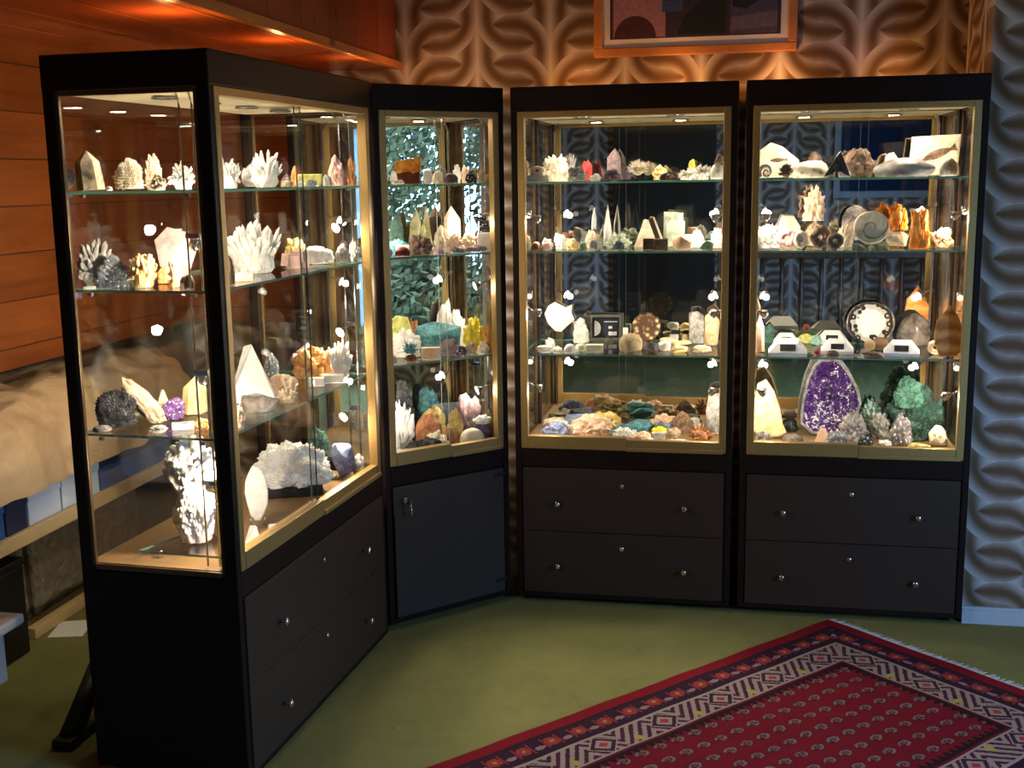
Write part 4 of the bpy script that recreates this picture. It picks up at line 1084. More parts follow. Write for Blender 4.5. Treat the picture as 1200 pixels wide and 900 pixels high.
S_('C',2,'k','white', 816,.50, 18, 22, 'white crystal lump beside the fluorite')
S_('C',2,'H','mint', 828,.08, 16, 11, 'grey-green glassy chunk')
S_('C',2,'k','pink', 841,.35, 17, 24, 'pale pink crystals by the end post')
S_('C',2,'l','pale', 709,.03, 10, 7, 'tiny pale pebble before the lone needle')
# third shelf
def plate_on_stand():
    P, w, d, h, tr = where('C', 3, 656, 398, 35, 44, .25)
    t = thing('white_plate_stone', 'large bright white mineral plate on a small stand in the middle cabinet', 'mineral', P, tr, 'minerals on the third shelf of the middle cabinet')
    mb = slab(random.Random(3), 0, 0, .25, .15, pts=[(-1,.2), (-.8,-.4), (-.3,-.9), (.1,-.95), (.5,-.6), (1,-.2), (.8,.25), (.85,.75), (.4,.6), (.2,.7), (-.3,.95), (-.75,.7)]).fit(w, d, h*.8)
    mb.xf(Matrix.Translation((0, 0, h*.2+.0006))); obj('plate', mb, pal('ice'), t)
    obj('stand', MB().bbox(-w*.18, w*.18, -d*.4, d*.6, 0, h*.2, .002), ACRYL, t)
plate_on_stand()
S_('C',3,'L','pale', 681, 402, 19, 30, 'pale upright rough stone beside the white plate')
S_('C',3,'Q','ice~', 645, 408, 12, 12, 'clear crystal bits under the white plate')
S_('C',3,'F','white', 637, 414, 18, 8, 'flat white lump at the shelf edge')
S_('C',3,'k','white', 652, 414, 14, 9, 'white chips second from the corner-side pane')
S_('C',3,'S','ice', 668, 414, 14, 11, 'rounded white lump at the shelf edge')
S_('C',3,'S','fluor', 681, 412, 14, 9, 'pale green oval dish-shaped stone')
S_('C',3,'E','cream', 697, 412, 20, 9, 'low cream block')
def photobox():
    P, w, d, h, tr = where('C', 3, 710, 397, 37, 30, .28)
    t = thing('display_box', 'black display box with a white half disc and printed panel in the middle cabinet', 'box', P, tr)
    fr = MB(); b = w*.07
    for q in ((-w/2, w/2, 0, b), (-w/2, w/2, h-b, h), (-w/2, -w/2+b, b, h-b), (w/2-b, w/2, b, h-b)): fr.bbox(q[0], q[1], -d/2, d/2, q[2], q[3], .001)
    obj('box_frame', fr, plain('grey_frame', (.10, .095, .09), .4), t)
    obj('back_panel', MB().box(-w/2+b, w/2-b, d*.1, d/2-.001, b, h-b), BLACK, t)
    N = 14; pts = [(-w*.36+w*.20*math.sin(PI*k/N), h*.46-h*.30*math.cos(PI*k/N)) for k in range(N+1)]
    hm = MB().add([(x, d*.02, z) for x, z in pts]+[(x, d*.095, z) for x, z in pts], [tuple(range(N+1)), tuple(range(2*N+1, N, -1))]+[(k, (k+1) % (N+1), N+1+(k+1) % (N+1), N+1+k) for k in range(N+1)])
    obj('half_disc', hm, pal('ice'), t)
    pn = MB().box(-w*.08, w*.40, d*.06, d*.095, h*.14, h*.80, m=0)
    pn.box(-w*.05, w*.36, d*.05, d*.0595, h*.70, h*.73, m=1); pn.box(w*.08, w*.20, d*.05, d*.0595, h*.44, h*.54, m=1); pn.box(w*.08, w*.34, d*.05, d*.0595, h*.17, h*.32, m=1)
    obj('printed_panel', pn, [plain('panel_navy', (.02, .022, .035), .4), WHITEW], t)
photobox()
def tumbler(px, py, w0, h0, lab, cab='C', sh=3):
    P, w, d, h, tr = where(cab, sh, px, py, w0, h0, 1)
    prof = [(w*.40, 0), (w*.46, h*.02), (w*.5, h), (w*.45, h), (w*.41, h*.2), (.0005, h*.18)]
    tag(obj('glass_tumbler', MB().lathe(prof, 18), ACRYL, None, P, tr), lab, 'glass')
tumbler(713, 412, 11, 17, 'small clear glass tumbler before the black display box')
S_('C',3,'E','white', 733, 400, 6, 16, 'thin white upright piece behind the door edge')
S_('C',3,'S','tan', 739, 412, 28, 21, 'rounded tan dome stone')
S_('C',3,'O','honey+choc', 757, 399, 33, 31, 'round slice of yellow and brown lace')
S_('C',3,'Q','smoke~', 764, 413, 16, 12, 'clear sparkling cubes before the round lace slice')
S_('C',3,'Q','smoke~', 752, 411, 12, 10, 'clear sparkling bits beside the tan dome')
S_('C',3,'F','cream', 784, 403, 22, 7, 'long cream flat stone at the back')
S_('C',3,'F','honey', 798, 406, 24, 7, 'honey-cream flat stone second row')
S_('C',3,'F','white', 778, 412, 16, 11, 'white flat stone at the front edge')
S_('C',3,'F','honey', 795, 413, 22, 9, 'honey flat stone at the front edge')
S_('C',3,'E','ice~', 790,.88, 10, 9, 'small clear cube at the back', name='acrylic_cube', cat='stand')
S_('C',3,'E','tan', 805,.88, 12, 9, 'small tan cube at the back')
S_('C',3,'H','grey', 817, 403, 20, 38, 'pale half of a split upright stone')
S_('C',3,'H','tan', 834, 405, 18, 40, 'beige half of a split upright stone')
S_('C',3,'L','beige', 823, 413, 22, 8, 'low beige stone before the split halves')
# floor
S_('C',0,'F','blue', 676, 482, 32, 17, 'blue-grey slab in the back corner')
S_('C',0,'R','ochre', 707, 492, 50, 24, 'large sulphur-yellow flat rock')
S_('C',0,'S','purple', 739, 476, 9, 9, 'dark purple ball at the mirror')
S_('C',0,'L','garnet', 725, 472, 20, 8, 'dark red stone at the mirror')
S_('C',0,'k','peach', 779, 486, 38, 20, 'pale pink crystal cluster at the mirror')
S_('C',0,'F','teal', 749, 492, 34, 15, 'grey-teal flat rock')
S_('C',0,'D','teal', 737, 507, 46, 17, 'vivid teal druse rock')
S_('C',0,'L','slate', 776, 500, 26, 14, 'grey-blue stone beside the teal rocks')
S_('C',0,'R','yellow', 772, 507, 20, 11, 'small yellow rock')
S_('C',0,'R','peach', 693, 514, 50, 28, 'large orange-yellow rough rock')
S_('C',0,'L','rust', 702, 521, 32, 13, 'rusty red stone before the orange-yellow rock')
S_('C',0,'D','blue', 651, 513, 38, 18, 'violet-blue crystal crust')
S_('C',0,'L','white', 657, 490, 24, 12, 'whitish lump behind the violet-blue crust')
S_('C',0,'L','cream', 652, 499, 32, 11, 'cream lump in the second row')
S_('C',0,'k','white', 733, 517, 32, 17, 'white crystal lump at the front')
S_('C',0,'L','peach', 753, 520, 28, 15, 'peach-coloured lump at the front')
S_('C',0,'E','pale', 772, 518, 15, 10, 'pale angular block at the front')
S_('C',0,'D','brown', 801, 508, 28, 27, 'brown crystalline rock')
S_('C',0,'Z','rust', 822, 520, 36, 25, 'reddish spiky crystal mass')
S_('C',0,'H','grey', 838, 510, 22, 50, 'tall grey slab at the end post')
S_('C',0,'k','white', 794, 522, 30, 9, 'row of white bits along the front')
S_('C',0,'L','pale', 809, 488, 26, 14, 'pale lump behind the brown rock')
S_('C',0,'l','cream', 638, 518, 22, 8, 'cream pebble in the front corner')
S_('C',0,'L','grey', 676, 520, 20, 9, 'grey lump by the front frame')
S_('C',0,'L','beige', 790, 513, 16, 12, 'beige lump before the brown rock')
S_('C',0,'L','olive', 762, 483, 16, 10, 'olive stone between the teal rock and mirror')

# ---- end cabinet, top shelf
def fishplate(px, py, w0, h0, lab, pts, fx, fz, fl, ang, seed):
    P, w, d, h, tr = where('D', 1, px, py, w0, h0, .26)
    t = thing('fossil_plate', lab, 'fossil', P, tr, 'fish fossils in the end cabinet')
    th = .22*min(1, d/.02); mb = slab(random.Random(seed), 0, 0, .18, .0, pts=pts).fit(w, .016, h); L = .16
    M = Matrix.Rotation(-L, 4, 'X'); mb.xf(M @ Matrix.Translation((0, 0, .003))); obj('plate', mb, pal('cream'), t)
    N = 12; f = []
    for k in range(N+1):
        a = k/N; f.append((a-.5, .13*math.sin(PI*min(1, a*1.12))**.8 if a < .86 else .03+(a-.86)*.7))
    V = [(x*fl*w, -.0085-.0035*(0 < i < N), z*fl*w) for i, (x, z) in enumerate(f)]+[(x*fl*w, -.0085, -z*fl*w*.9) for x, z in f]
    ring_ = list(range(N+1))+list(range(2*N+1, N, -1))
    fm = MB().add(V+[(x, -.004, z) for x, y, z in V], [tuple(ring_)]+[(ring_[i], ring_[(i+1) % len(ring_)], ring_[(i+1) % len(ring_)]+2*N+2, ring_[i]+2*N+2) for i in range(len(ring_))])
    fm.xf(M @ Matrix.Translation((fx*w, 0, fz*h+.003)) @ Matrix.Rotation(-ang, 4, 'Y')); obj('fish_relief', fm, pal('brown'), t)
fishplate(911,.75, 48, 41, 'cream pentagon-shaped plate with a small fish fossil on the end cabinet top shelf', [(-1,-1), (1,-1), (1,-.05), (.2,.75), (-.35,1), (-1,.45)], .02, .48, .42, .05, 1)
fishplate(1094,.85, 57, 47, 'large square pale plate with a dark fish fossil on the end cabinet top shelf', [(-1,-1), (.9,-1), (1,1), (-.92,.92)], .08, .52, .72, .38, 2)
S_('D',1,'A','grey', 896,.25, 17, 17, 'small grey coiled fossil at the end pane')
S_('D',1,'X','choc', 921,.25, 22, 19, 'dark brown spiny urchin ball', name='fossil_urchin', cat='fossil')
S_('D',1,'l','tan+cream', 949,.35, 42, 20, 'long pale stone with an orange edge')
S_('D',1,'S','choc', 954,.90, 20, 30, 'brown rounded nodule behind the long pale stone')
def tooth():
    P, w, d, h, tr = where('D', 1, 981, .35, 30, 31, .35)
    t = thing('fossil_tooth', 'black triangular fossil shark tooth with pale root on the end cabinet top shelf', 'fossil', P, tr)
    b = slab(random.Random(4), 0, 0, .3, 0, pts=[(-1,-1), (-.55,-.85), (-.1,-.55), (.25,-.62), (.7,-.9), (1,-1), (.75,-.3), (.42,.5), (.22,1), (0,.75), (-.45,0), (-.8,-.6)]).fit(w, d, h*.97)
    b.xf(Matrix.Translation((0, 0, h*.03))); obj('blade', b, pal('black'), t)
    obj('root', lump(random.Random(8), .2, 1.2, 3, True).fit(w*.5, d*.95, h*.30).xf(Matrix.Translation((w*.28, 0, .0))), pal('pale'), t)
tooth()
S_('D',1,'L','brown', 1005,.55, 38, 34, 'grey-brown fossil block behind the door edges')
S_('D',1,'l','grey=', 1059,.25, 70, 22, 'long grey petrified wood piece')
S_('D',1,'l','peach', 1043,.75, 18, 28, 'orange-topped pebble behind the petrified wood')
S_('D',1,'S','pale', 1111,.20, 20, 21, 'pale oval shell standing upright')
S_('D',1,'P','beige', 1121,.45, 6, 16, 'thin beige stick-like fossil at the end post')
# second shelf
S_('D',2,'R','grey', 901,.35, 29, 28, 'grey-brown rough stone at the pane')
S_('D',2,'F','cream', 924,.90, 26, 34, 'pale stacked shells behind the eyed fossil')
S_('D',2,'G','pink', 922,.25, 22, 24, 'pinkish ring fossil with a dark eye')
S_('D',2,'G','cream', 938,.22, 16, 22, 'cream ring fossil beside the pinkish one')
S_('D',2,'C','beige', 953,.60, 24, 30, 'beige knobbly stone carrying the tall fossil', key='d1')
S_('D',2,'V','peach', 953,.60, 28, 42, 'tall pale knobbly fossil atop a beige stone', on='d1')
S_('D',2,'G','brown', 961,.20, 24, 28, 'brown ring fossil with a large hole')
S_('D',2,'G','choc', 978,.14, 20, 20, 'darker brown ring fossil beside the large-holed one')
S_('D',2,'V','cream', 990,.40, 20, 28, 'cream knobbly lump between ring fossils and disc')
def ammon(px, py, w0, h0, lab, m1, m2, seed):
    P, w, d, h, tr = where('D', 2, px, py, w0, h0, .2)
    t = thing('ammonite_disc', lab, 'fossil', P, tr, 'cut ammonite discs in the end cabinet'); hs = h*.10
    dd = disc(random.Random(seed), .14, .0).fit(w, d*.8, h-hs); L = Matrix.Translation((0, 0, hs+.001)) @ Matrix.Rotation(-.12, 4, 'X'); dd.xf(L); obj('disc', dd, pal(m1), t)
    N = 60; pts, rad = [], []
    for i in range(N):
        a = 4*PI*i/N+.5; R = .012*math.exp(a*.225); R = min(R, .2); pts.append((R*math.cos(a)*w*2.1, -d*.40, h*.5-hs*.6+R*math.sin(a)*w*2.1)); rad.append(max(.0008, R*w*.22))
    obj('spiral', MB().tube(pts, rad, 6).xf(L), pal(m2), t)
    obj('stand', MB().bbox(-w*.2, w*.2, -d*.9, d*.9, 0, hs, .002), ACRYL, t)
ammon(1020,.25, 41, 43, 'large polished cream ammonite disc on a clear stand in the end cabinet', 'cream', 'olive', 1)
ammon(1001,.80, 30, 46, 'darker ammonite disc half hidden behind the large cream one', 'smoke', 'brown', 2)
S_('D',2,'F','beige', 1053,.35, 30, 20, 'pale chiselled rock under the short amber', key='d2')
S_('D',2,'R','amber', 1053,.35, 20, 30, 'short glowing amber piece atop the pale rock', on='d2')
S_('D',2,'R','amber', 1077,.20, 24, 49, 'tall glowing amber pillar')
S_('D',2,'R','tan', 1103,.30, 28, 24, 'beige pitted rock beside the tall amber pillar')
# third shelf
S_('D',3,'P','peach', 890, 414, 12, 44, 'pinkish-white upright stone at the pane')
S_('D',3,'L','green', 899, 402, 22, 22, 'dark green-grey stone at the pane')
def tray(px, py, w0, h0, lab):
    P, w, d, h, tr = where('D', 3, px, py, w0, h0, .8); 
    t = thing('label_tray', lab, 'label', P, tr, 'white label trays in the end cabinet'); h = min(h, w*.42)
    a, b = w*.5, w*.26; q = d*.45
    V = [(-a,-q,0), (a,-q,0), (a,q,0), (-a,q,0), (-a,-q,h*.2), (a,-q,h*.2), (a,q,h*.3), (-a,q,h*.3), (-b,-q*.45,h*.8), (b,-q*.45,h*.8), (b,q*.75,h), (-b,q*.75,h)]
    obj('tray', MB().add(V, [(3,2,1,0), (0,1,5,4), (1,2,6,5), (2,3,7,6), (3,0,4,7), (4,5,9,8), (5,6,10,9), (6,7,11,10), (7,4,8,11), (8,9,10,11)]), plain('white_card', (.80, .78, .74), .5), t)
    def on(u, v):   # a point just above the sloped front face
        p0, p1 = Vector((0,-q,h*.2)), Vector((0,-q*.45,h*.8)); n = Vector((0, -(p1.z-p0.z), p1.y-p0.y)).normalized()
        return p0+(p1-p0)*v+Vector((u*w, 0, 0))+n*.0012
    k = [on(-.2,.22), on(.2,.22), on(.2,.85), on(-.2,.85)]; k2 = [v+Vector((0,.0009,-.0004)) for v in k]
    obj('label', MB().add(k+k2, [(0,1,2,3), (7,6,5,4), (0,4,5,1), (1,5,6,2), (2,6,7,3), (3,7,4,0)]), BLACK, t)
tray(921, 396, 28, 24, 'white tray with black label beside the dark green-grey stone')
tray(975, 397, 34, 20, 'white tray with black label in the back row beside the spotted disc')
tray(923, 418, 44, 21, 'white tray with black label at the shelf edge by the pane')
tray(981, 415, 37, 18, 'white tray with black label in the middle of the shelf edge')
tray(1056, 418, 40, 18, 'white tray with black label before the glassy dome stone')
for i, (x, y, w0, h0, m, l) in enumerate([(931, 404, 16, 10, 'fluor', 'pale green shard beside the back tray'), (944, 403, 16, 12, 'lime', 'yellow-green shard in the shard row'), (956, 401, 14, 12, 'mint', 'blue-green shard nearest the back-row tray'), (938, 409, 14, 6, 'honey', 'honey shard behind the edge tray')]):
    S_('D',3,'F', m, x, y, w0, h0, l.replace('nearest', 'next to'))
S_('D',3,'S','choc', 975, 419, 17, 8, 'brown oval pebble at the shelf edge')
S_('D',3,'l','red', 957, 416, 8, 8, 'small orange-red bead stone')
def spotted():
    g = NT('spotted_slice'); x, y, z = g.xyz(); cz = .085
    r_ = (x*x+(z-cz)*(z-cz)).sqrt()/.083
    vo = g.voro(34, vec=g.mapv((1, .01, 1))); nz = g.noise(60, 3)-.5; rr = r_+nz*.22
    an = NT
    col = g.mix(rr.gt(.60), (.80, .76, .68), (.45, .42, .38))
    spots = vo.lt(.42)*rr.gt(.50)*rr.lt(.86)
    col = g.mix(spots, col, (.03, .022, .018)); col = g.mix(vo.lt(.20)*rr.gt(.50)*rr.lt(.86), col, (.40, .36, .32))
    col = g.mix(rr.gt(.80), col, (.035, .028, .025)); col = g.mix(rr.gt(.93), col, (.20, .18, .16))
    m = g.pbr(col, .18, .5)
    P, w, d, h, tr = where('D', 3, 1019, 404, 55, 50, .12)
    dd = disc(random.Random(2), .12, .0).fit(w, d, h).xf(Matrix.Rotation(-.1, 4, 'X') @ Matrix.Translation((0, 0, .001)))
    k = .083*2/max(w, .01)
    o = tag(obj('stone_slice', dd, m, None, P, tr), 'big round slice with white heart and ring of dark spots in the end cabinet', 'mineral')
    for n in g.nt.nodes:   # fit the pattern to the slice radius
        if n.type == 'MATH' and n.operation == 'DIVIDE' and abs(n.inputs[1].default_value-.083) < 1e-6: n.inputs[1].default_value = w*.5
        if n.type == 'MATH' and n.operation == 'SUBTRACT' and abs(n.inputs[1].default_value-cz) < 1e-6: n.inputs[1].default_value = h*.5
spotted()
S_('D',3,'O','brown=', 1031, 411, 18, 16, 'brown banded agate half')
S_('D',3,'O','tan=', 1019, 411, 13, 13, 'smaller tan agate half beside the brown one')
S_('D',3,'F','choc', 1022, 420, 26, 6, 'dark chips before the agate halves')
S_('D',3,'S','smoke~', 1070, 406, 38, 38, 'glassy grey-green dome stone')
S_('D',3,'G','cream', 1096, 416, 18, 18, 'cream open shell')
S_('D',3,'T','orange=', 1113, 410, 36, 62, 'tall orange-brown agate slice by the post')
# floor
KINDS['y'] = lambda r: slab(r, 0, 0, .3, .14, pts=[(-1,-.8), (-.3,-1), (.6,-.95), (1,-.8), (.75,-.5), (.55,.05), (.2,.6), (-.3,1), (-.8,.85), (-1,.2)]); KNAME['y'] = 'stone_plate'; KDEP['y'] = .3
S_('D',0,'y','honey', 902, 514, 38, 70, 'large yellowish-white slab leaning at the pane')
S_('D',0,'L','smoke', 894, 523, 20, 18, 'grey-brown stone before the yellowish slab')
S_('D',0,'S','black', 926, 500, 18, 12, 'small dark bowl-shaped stone')
S_('D',0,'S','smoke~', 929, 520, 24, 11, 'glassy pebble by the front frame')
S_('D',0,'F','tan', 950, 525, 20, 8, 'flat tan pebble by the front frame')
def geode():
    r = random.Random(11); P, w, d, h, tr = where('D', 0, 973, 500, 68, 94, .8); d = .085
    t = thing('amethyst_geode', 'tall teardrop amethyst geode with purple crystals and grey rim on the end cabinet floor', 'mineral', P, tr)
    pts = [(-1,-.75), (-.6,-1), (.1,-1), (.55,-.85), (.85,-.55), (1,-.15), (.9,.2), (.65,.55), (.35,.85), (.05,1), (-.35,.98), (-.62,.8), (-.82,.4), (-.93,0), (-1,-.4)]
    o = [Vector((a*w/2, 0, (b+1)*h/2)) for a, b in pts]; c = Vector((-.02*w, 0, h*.46)); m = len(o); L = Matrix.Rotation(-.10, 4, 'X')
    def rg(k, y): return [c+(q-c)*k+Vector((0, y+.004*noise.noise(q*40), 0)) for q in o]
    rings = [rg(.90, -d*.42), rg(.96, -d*.5), rg(1, -d*.40), rg(1.0, -d*.1), rg(.93, d*.2), rg(.6, d*.45)]
    V = sum(rings, []); FS = []
    for a in range(len(rings)-1):
        for i in range(m): FS.append((a*m+i, a*m+(i+1) % m, (a+1)*m+(i+1) % m, (a+1)*m+i))
    FS.append(tuple((len(rings)-1)*m+i for i in range(m)))
    sh = MB().add(V, FS); sh.v = [(x, y+d*.1, max(0, z)) for x, y, z in sh.v]; sh.xf(L); sh.v = [(x, y, max(.0, z)) for x, y, z in sh.v]; obj('rind', sh, pal('grey'), t)
    G = NT('amethyst'); n = G.noise(34, 4, .6); wv = G.noise(130, 2); xx, yy_, zz = G.xyz()
    f = (n+(1.0-(zz/h))*.10+(wv-.5)*.6).gt(.645)  # white sparkle of the crystals, put into the base colour
    G = G.pbr(G.mix(f, G.mix(wv, (.03, .008, .075), (.13, .045, .22)), (.72, .66, .68)), .18, .6, bump=wv, bstr=.4, bdist=.003)
    # crystal lining: a grid across the mouth, every cell a little pyramid
    V, FS = [], []; NR = 15
    def pt(k, ang):
        a = ang*m; i = int(a) % m; q = o[i].lerp(o[(i+1) % m], a-int(a)); return c+(q-c)*(.92*k)
    NA = 64
    for k in range(1, NR+1):
        kk = k/NR
        for j in range(NA):
            q = pt(kk, (j+.5*(k % 2))/NA); dep = d*(.16*(1-kk*kk)-.40); V.append(q+Vector((0, dep+d*.1+.10*d*fbm(q*30), 0)))
    V.append(c+Vector((0, -d*.14, 0))); ctr = len(V)-1
    cells = [(( (k-1)*NA+j, (k-1)*NA+(j+1) % NA, k*NA+(j+1) % NA, k*NA+j)) for k in range(1, NR) for j in range(NA)]+[(j, (j+1) % NA, ctr) for j in range(NA)]
    for f_ in cells:
        cc = sum((V[i] for i in f_), Vector())/len(f_); b = len(V); V.append(cc+Vector((r.gauss(0,.002), -r.uniform(.001, .009), r.gauss(0,.002))))
        for i in range(len(f_)): FS.append((f_[i], f_[(i+1) % len(f_)], b))
    cm = MB().add(V, FS).xf(L); cm.v = [(x, y, max(.004, z)) for x, y, z in cm.v]; obj('amethyst_crystals', cm, G, t)
geode()
S_('D',0,'W','peach', 964, 523, 21, 22, 'orange wedge-shaped stone before the amethyst geode')
S_('D',0,'V','mint*', 1022, 494, 34, 44, 'upper grey-green fluorite mass behind the others')
S_('D',0,'V','smoke', 1000, 512, 36, 36, 'smoky grey rounded fluorite lump')
S_('D',0,'V','grey', 1030, 512, 28, 32, 'pale grey rounded fluorite lump')
S_('D',0,'D','grey*', 980, 527, 32, 22, 'speckled grey druse at the front frame')
S_('D',0,'D','black*', 1014, 525, 20, 14, 'small black and white druse')
S_('D',0,'k','white', 1036, 525, 18, 10, 'white chips by the front frame')
S_('D',0,'R','smoke*', 1055, 525, 27, 41, 'brown-grey coarse pyramid-shaped rock')
def mala():
    r = random.Random(21); P, w, d, h, tr = where('D', 0, 1073, 507, 68, 78, .7)
    t = thing('green_crystal_rock', 'large dark green glittering crystal rock on the end cabinet floor', 'mineral', P, tr)
    G = mineral('malachite_glitter', (.005, .022, .018), (.02, .09, .065), 60, .25, .6, spk=.25, spc=(.14, .36, .27), bump=.6)
    obj('rock', druse(r, 4, .45, (.02, .12), 1.3, vor=.35).fit(w, d, h*.86), G, t)
    G2 = mineral('mint_glitter', (.02, .09, .07), (.09, .28, .20), 70, .25, .6, spk=.4, spc=(.40, .62, .50), bump=.6)
    obj('crest', druse(r, 4, .45, (.04, .16)).fit(w*.55, d*.62, h*.5).xf(Matrix.Translation((-w*.12, -d*.12, h*.50))), G2, t)
mala()
S_('D',0,'F','ochre', 1077, 526, 26, 10, 'flat orange-yellow stone under the green rock')
S_('D',0,'H','rust+cream', 1103, 523, 29, 28, 'red and cream patched jasper')

settle()

# ------------------------------------------------------------------ storage niche under the pine wall
def crumple(nx, ny, fn, m=0, mb=None):
    mb = mb or MB(); vs = [fn(i/nx, j/ny) for i in range(nx+1) for j in range(ny+1)]
    mb.add(vs, [(i*(ny+1)+j, (i+1)*(ny+1)+j, (i+1)*(ny+1)+j+1, i*(ny+1)+j+1) for i in range(nx) for j in range(ny)], m, True); return mb
sf = thing('storage_shelf', 'low pale pine storage shelf in the niche under the board wall', 'shelf', (-2.0, -1.0, 0))
obj('shelf_board', MB().box(-.38, .40, -.52, 1.5, .455, .475), PALEWOOD, sf)
obj('front_rail', MB().bbox(.401, .425, -.52, 1.5, .435, .485, .003), PALEWOOD, sf)
for yy in (-.48, .3, 1.46): obj('shelf_leg', MB().bbox(-.30, -.26, yy-.02, yy+.02, 0, .4545, .003), PALEWOOD, sf)
def carton(y0, y1, h, m, lab, mlid, name='storage_box'):
    t = thing(name, lab, 'box', (-1.80, (y0+y1)/2, .4755)); L = (y1-y0)/2
    obj('box_body', MB().bbox(-.18, .185, -L, L, 0, h*.62, .003), m, t)
    obj('lid', MB().bbox(-.185, .19, -L-.002, L+.002, h*.62+.001, h, .003), mlid, t)
BLUE = plain('blue_card', (.03, .09, .28), .5); PALEB = plain('pale_blue_card', (.52, .60, .74), .55); NAVY = plain('navy_card', (.012, .02, .06), .5)
carton(-1.5, -.905, .145, BLUE, 'bright blue storage box beneath the brown wrapped bundle', BLUE)
carton(-.895, -.775, .14, NAVY, 'dark navy storage box between the blue and pale boxes', NAVY)
carton(-.765, -.565, .145, PALEB, 'pale blue storage box beside the dark navy one', PALEB)
carton(-.555, -.30, .145, PALEB, 'pale blue storage box farther along, half hidden by the cabinet post', PALEB)
carton(-.29, .30, .145, BLUE, 'blue storage box behind the glass cabinet, last in the row', NAVY)
# wrapped bundle
def bundle():
    t = thing('wrapped_bundle', 'bulky bundle under crumpled brown paper on the niche shelf boxes', 'bundle', (-1.84, -.75, .6215))
    PAPER = NT('brown_paper'); n = PAPER.noise(9, 5, dist=1.2); k = PAPER.noise(26, 3)
    PAPER = PAPER.pbr(PAPER.mix(n, (.42, .26, .12), (.62, .43, .24)), .5, .3, bump=n+k*.3, bstr=.5, bdist=.02)
    def fn(a, b):
        y = -1.45+2.6*a; th = b*PI*1.0
        prof = .34+.05*noise.noise(Vector((y*1.5, 2.3, 0)))-.10*max(0, abs(y+.1)-.9)
        x = .30*math.cos(th)*(1+.10*noise.noise(Vector((y*3, b*4, 1)))); z = prof*(math.sin(th)**.55)
        c = noise.noise(Vector((y*7, b*9, 5)))*.03+noise.noise(Vector((y*15+b*6, b*17, 9)))*.016
        return (x+c*math.cos(th), y, max(.0, z+c*math.sin(th)))
    obj('brown_paper', crumple(110, 46, fn), PAPER, t)
    FOIL = NT('clear_wrap'); n = FOIL.noise(14, 4, dist=2)
    tb = FOIL.node('ShaderNodeBsdfTransparent'); gl = FOIL.node('ShaderNodeBsdfPrincipled'); gl.inputs['Base Color'].default_value = (.48, .42, .34, 1); gl.inputs['Roughness'].default_value = .25
    mx = FOIL.node('ShaderNodeMixShader'); FOIL.set(mx.inputs[0], n*.4+.02); FOIL.nt.links.new(tb.outputs[0], mx.inputs[1]); FOIL.nt.links.new(gl.outputs[0], mx.inputs[2]); FOIL.nt.links.new(mx.outputs[0], FOIL.out.inputs[0])
    def fn2(a, b):
        y = -.95+2.0*a; th = 1.15+b*1.6
        c = noise.noise(Vector((y*6, b*7, 15)))*.03+noise.noise(Vector((y*17+b*9, b*15, 19)))*.012
        prof = .40+.05*noise.noise(Vector((y*1.5, 2.3, 0)))-.10*max(0, abs(y+.1)-.9)
        return (.335*math.cos(th)+c, y, prof*(math.sin(th)**.6)+c*.3)
    obj('plastic_wrap', crumple(80, 34, fn2), FOIL.mat, t)
bundle()
def crate():
    t = thing('wrapped_crate', 'dark crate in crinkled clear plastic under the pine shelf', 'crate', (-2.0, -.16, 0))
    WR = NT('crinkled_plastic'); n = WR.noise(11, 5, .65, dist=1.5); k = WR.voro(24)
    WR = WR.pbr(WR.mix(n, (.09, .075, .06), (.34, .29, .23)), .22, .6, bump=n+k*.6, bstr=.8, bdist=.02)
    mb = MB()
    bm = bmesh.new(); bmesh.ops.create_cube(bm, size=1); bmesh.ops.bevel(bm, geom=bm.edges[:], offset=.05, segments=2, affect='EDGES')
    bmesh.ops.subdivide_edges(bm, edges=bm.edges[:], cuts=6, use_grid_fill=True)
    for v in bm.verts:
        q = Vector((v.co.x*.46, v.co.y*.90, v.co.z*.36)); v.co = q+Vector((1,1,1))*noise.noise(q*11)*.012
    bm.verts.index_update(); mb.add([v.co+Vector((0,0,.215)) for v in bm.verts], [[v.index for v in f.verts] for f in bm.faces], 0, True); bm.free()
    obj('wrapping', mb, WR, t)
    obj('runner', MB().box(-.2, -.12, -.40, .40, 0, .024).box(.10, .18, -.40, .40, 0, .024), PALEWOOD, t)
crate()
tag(obj('floor_batten', MB().bbox(-.02, .02, -.52, .52, 0, .042, .003), PALEWOOD, None, (-1.725, -.14, .001)), 'pale wooden batten lying on the carpet before the wrapped crate', 'batten')
tag(obj('paper_slip', crumple(8, 6, lambda a, b: (.13*(a-.5), .16*(b-.5), .0015+.004*a*b)), plain('slip_paper', (.66, .64, .58), .7), None, (-1.63, -.545, .001), .25), 'small white paper slip lying on the carpet by the batten', 'paper')
bx = thing('black_box', 'plain black box on the carpet in front of the wrapped crate', 'box', (-1.86, -1.12, 0))
obj('box_body', MB().bbox(-.2, .2, -.36, .36, .0, .33, .006), BLACK, bx); obj('lid', MB().bbox(-.203, .203, -.363, .363, .331, .36, .006), BLACK, bx)
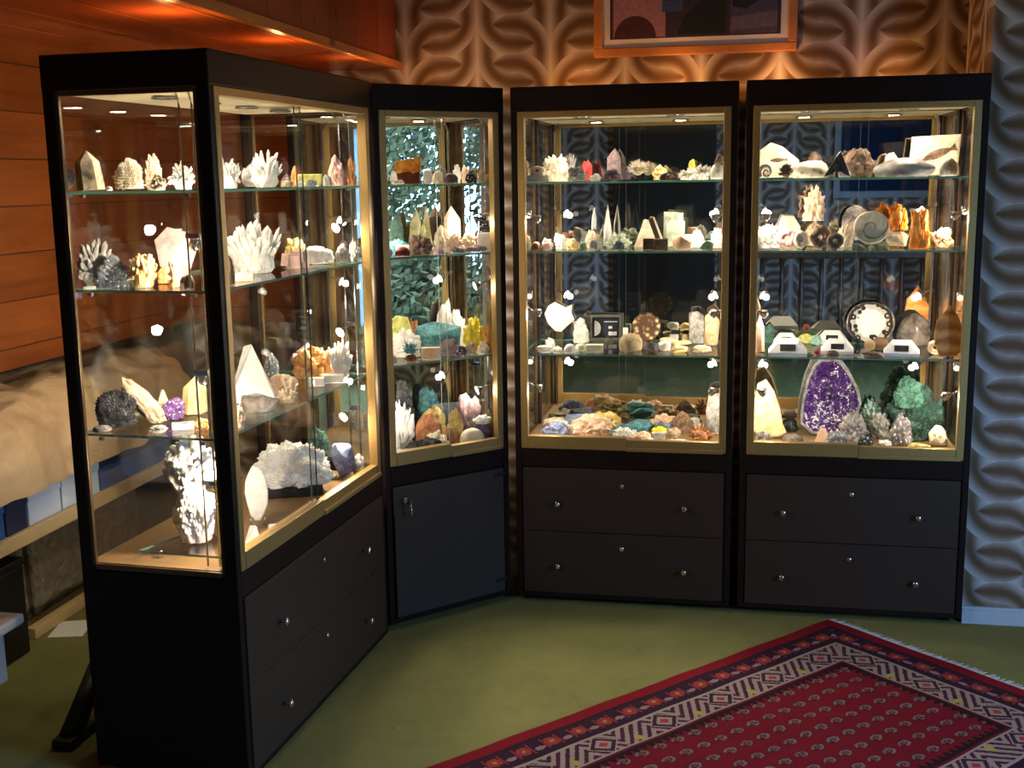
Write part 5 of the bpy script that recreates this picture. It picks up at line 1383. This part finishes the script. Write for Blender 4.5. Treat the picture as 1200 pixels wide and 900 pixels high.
# white table
tb = thing('side_table', 'white side table with reddish wooden top cut by the picture edge', 'table', (-1.415, -1.95, 0))
TW = plain('pale_grey_paint', (.24, .21, .19), .5)
obj('table_top', MB().bbox(-.30, .30, -.40, .40, .455, .486, .008), TW, tb)
obj('top_inlay', MB().box(-.285, .265, -.37, .365, .4862, .4885), plain('reddish_wood', (.30, .09, .05), .4), tb)
obj('apron', MB().bbox(-.27, .262, -.36, .355, .30, .4545, .004), TW, tb)
for lx, ly in ((-.20, -.29), (.165, -.29), (-.20, .28), (.165, .28)): obj('leg', MB().bbox(lx-.022, lx+.022, ly-.022, ly+.022, 0, .2995, .003), TW, tb)
st = thing('leaning_stand', 'black stick with thick foot leaning beside the glass cabinet', 'stand', (-1.12, -1.38, 0))
obj('pole', MB().tube([(.0, .01, .03), (.05, .42, .52)], .012, 10), BLACK, st)
obj('foot', MB().bbox(-.035, .035, -.05, .10, 0, .035, .01).tube([(0, .0, .02), (.02, .16, .20)], [.035, .028], 12), BLACK, st)

# ------------------------------------------------------------------ light
for c in CABS.values():
    for o, z in c.spots: lamp(c.W(o.x, o.y, o.z), SPOT_W*{'A': 2.2, 'B': .55}.get(c.key, 1.0))
    for u, v, z in c.downs:
        dl = bpy.data.lights.new('downlight_halogen', 'AREA'); dl.shape = 'DISK'; dl.size = .045; dl.energy = DOWN_W*(.6 if c.key == 'B' else 1.0); dl.color = (1, .82, .62)
        do = bpy.data.objects.new('downlight_halogen', dl); COL.objects.link(do); do.location = c.W(u, v, z)
# lamps lying on top of the cabinets, shining up the wallpaper
WARM = (1, .42, .12)
for c, u, v, pw in (('C', .20, .40, .55), ('C', .60, .42, .55), ('D', .12, .42, .55), ('D', .55, .42, .40), ('B', .50, .40, .75), ('B', .15, .42, .6), ('A', .95, .25, 1.1), ('A', .25, .25, 1.3)):
    lamp(CABS[c].W(u, v, 2.035), pw*TOP_W, .012, WARM)
w = bpy.data.worlds.new('sky'); SC.world = w; w.use_nodes = True
nt = w.node_tree; nt.nodes.clear(); out = nt.nodes.new('ShaderNodeOutputWorld'); bg = nt.nodes.new('ShaderNodeBackground')
bg.inputs[0].default_value = (.28, .54, 1.0, 1); bg.inputs[1].default_value = SKY_W; nt.links.new(bg.outputs[0], out.inputs[0])
pl = bpy.data.lights.new('window_portal', 'AREA'); pl.shape = 'RECTANGLE'; pl.size = W1-W0; pl.size_y = WZ1-WZ0; pl.cycles.is_portal = True
po = bpy.data.objects.new('window_portal', pl); COL.objects.link(po); po.location = (XR+.1, (W0+W1)/2, (WZ0+WZ1)/2); po.rotation_euler = (PI/2, 0, PI/2)
vs = SC.view_settings; vs.view_transform = 'Standard'; vs.look = 'None'; vs.gamma = 1; vs.use_curve_mapping = False; vs.exposure = 0
cy = SC.cycles; cy.max_bounces = 24; cy.diffuse_bounces = 4; cy.glossy_bounces = 10; cy.transmission_bounces = 10; cy.transparent_max_bounces = 48
cy.caustics_reflective = False; cy.caustics_refractive = False; cy.sample_clamp_indirect = 4.0; cy.use_denoising = True; cy.use_light_tree = True
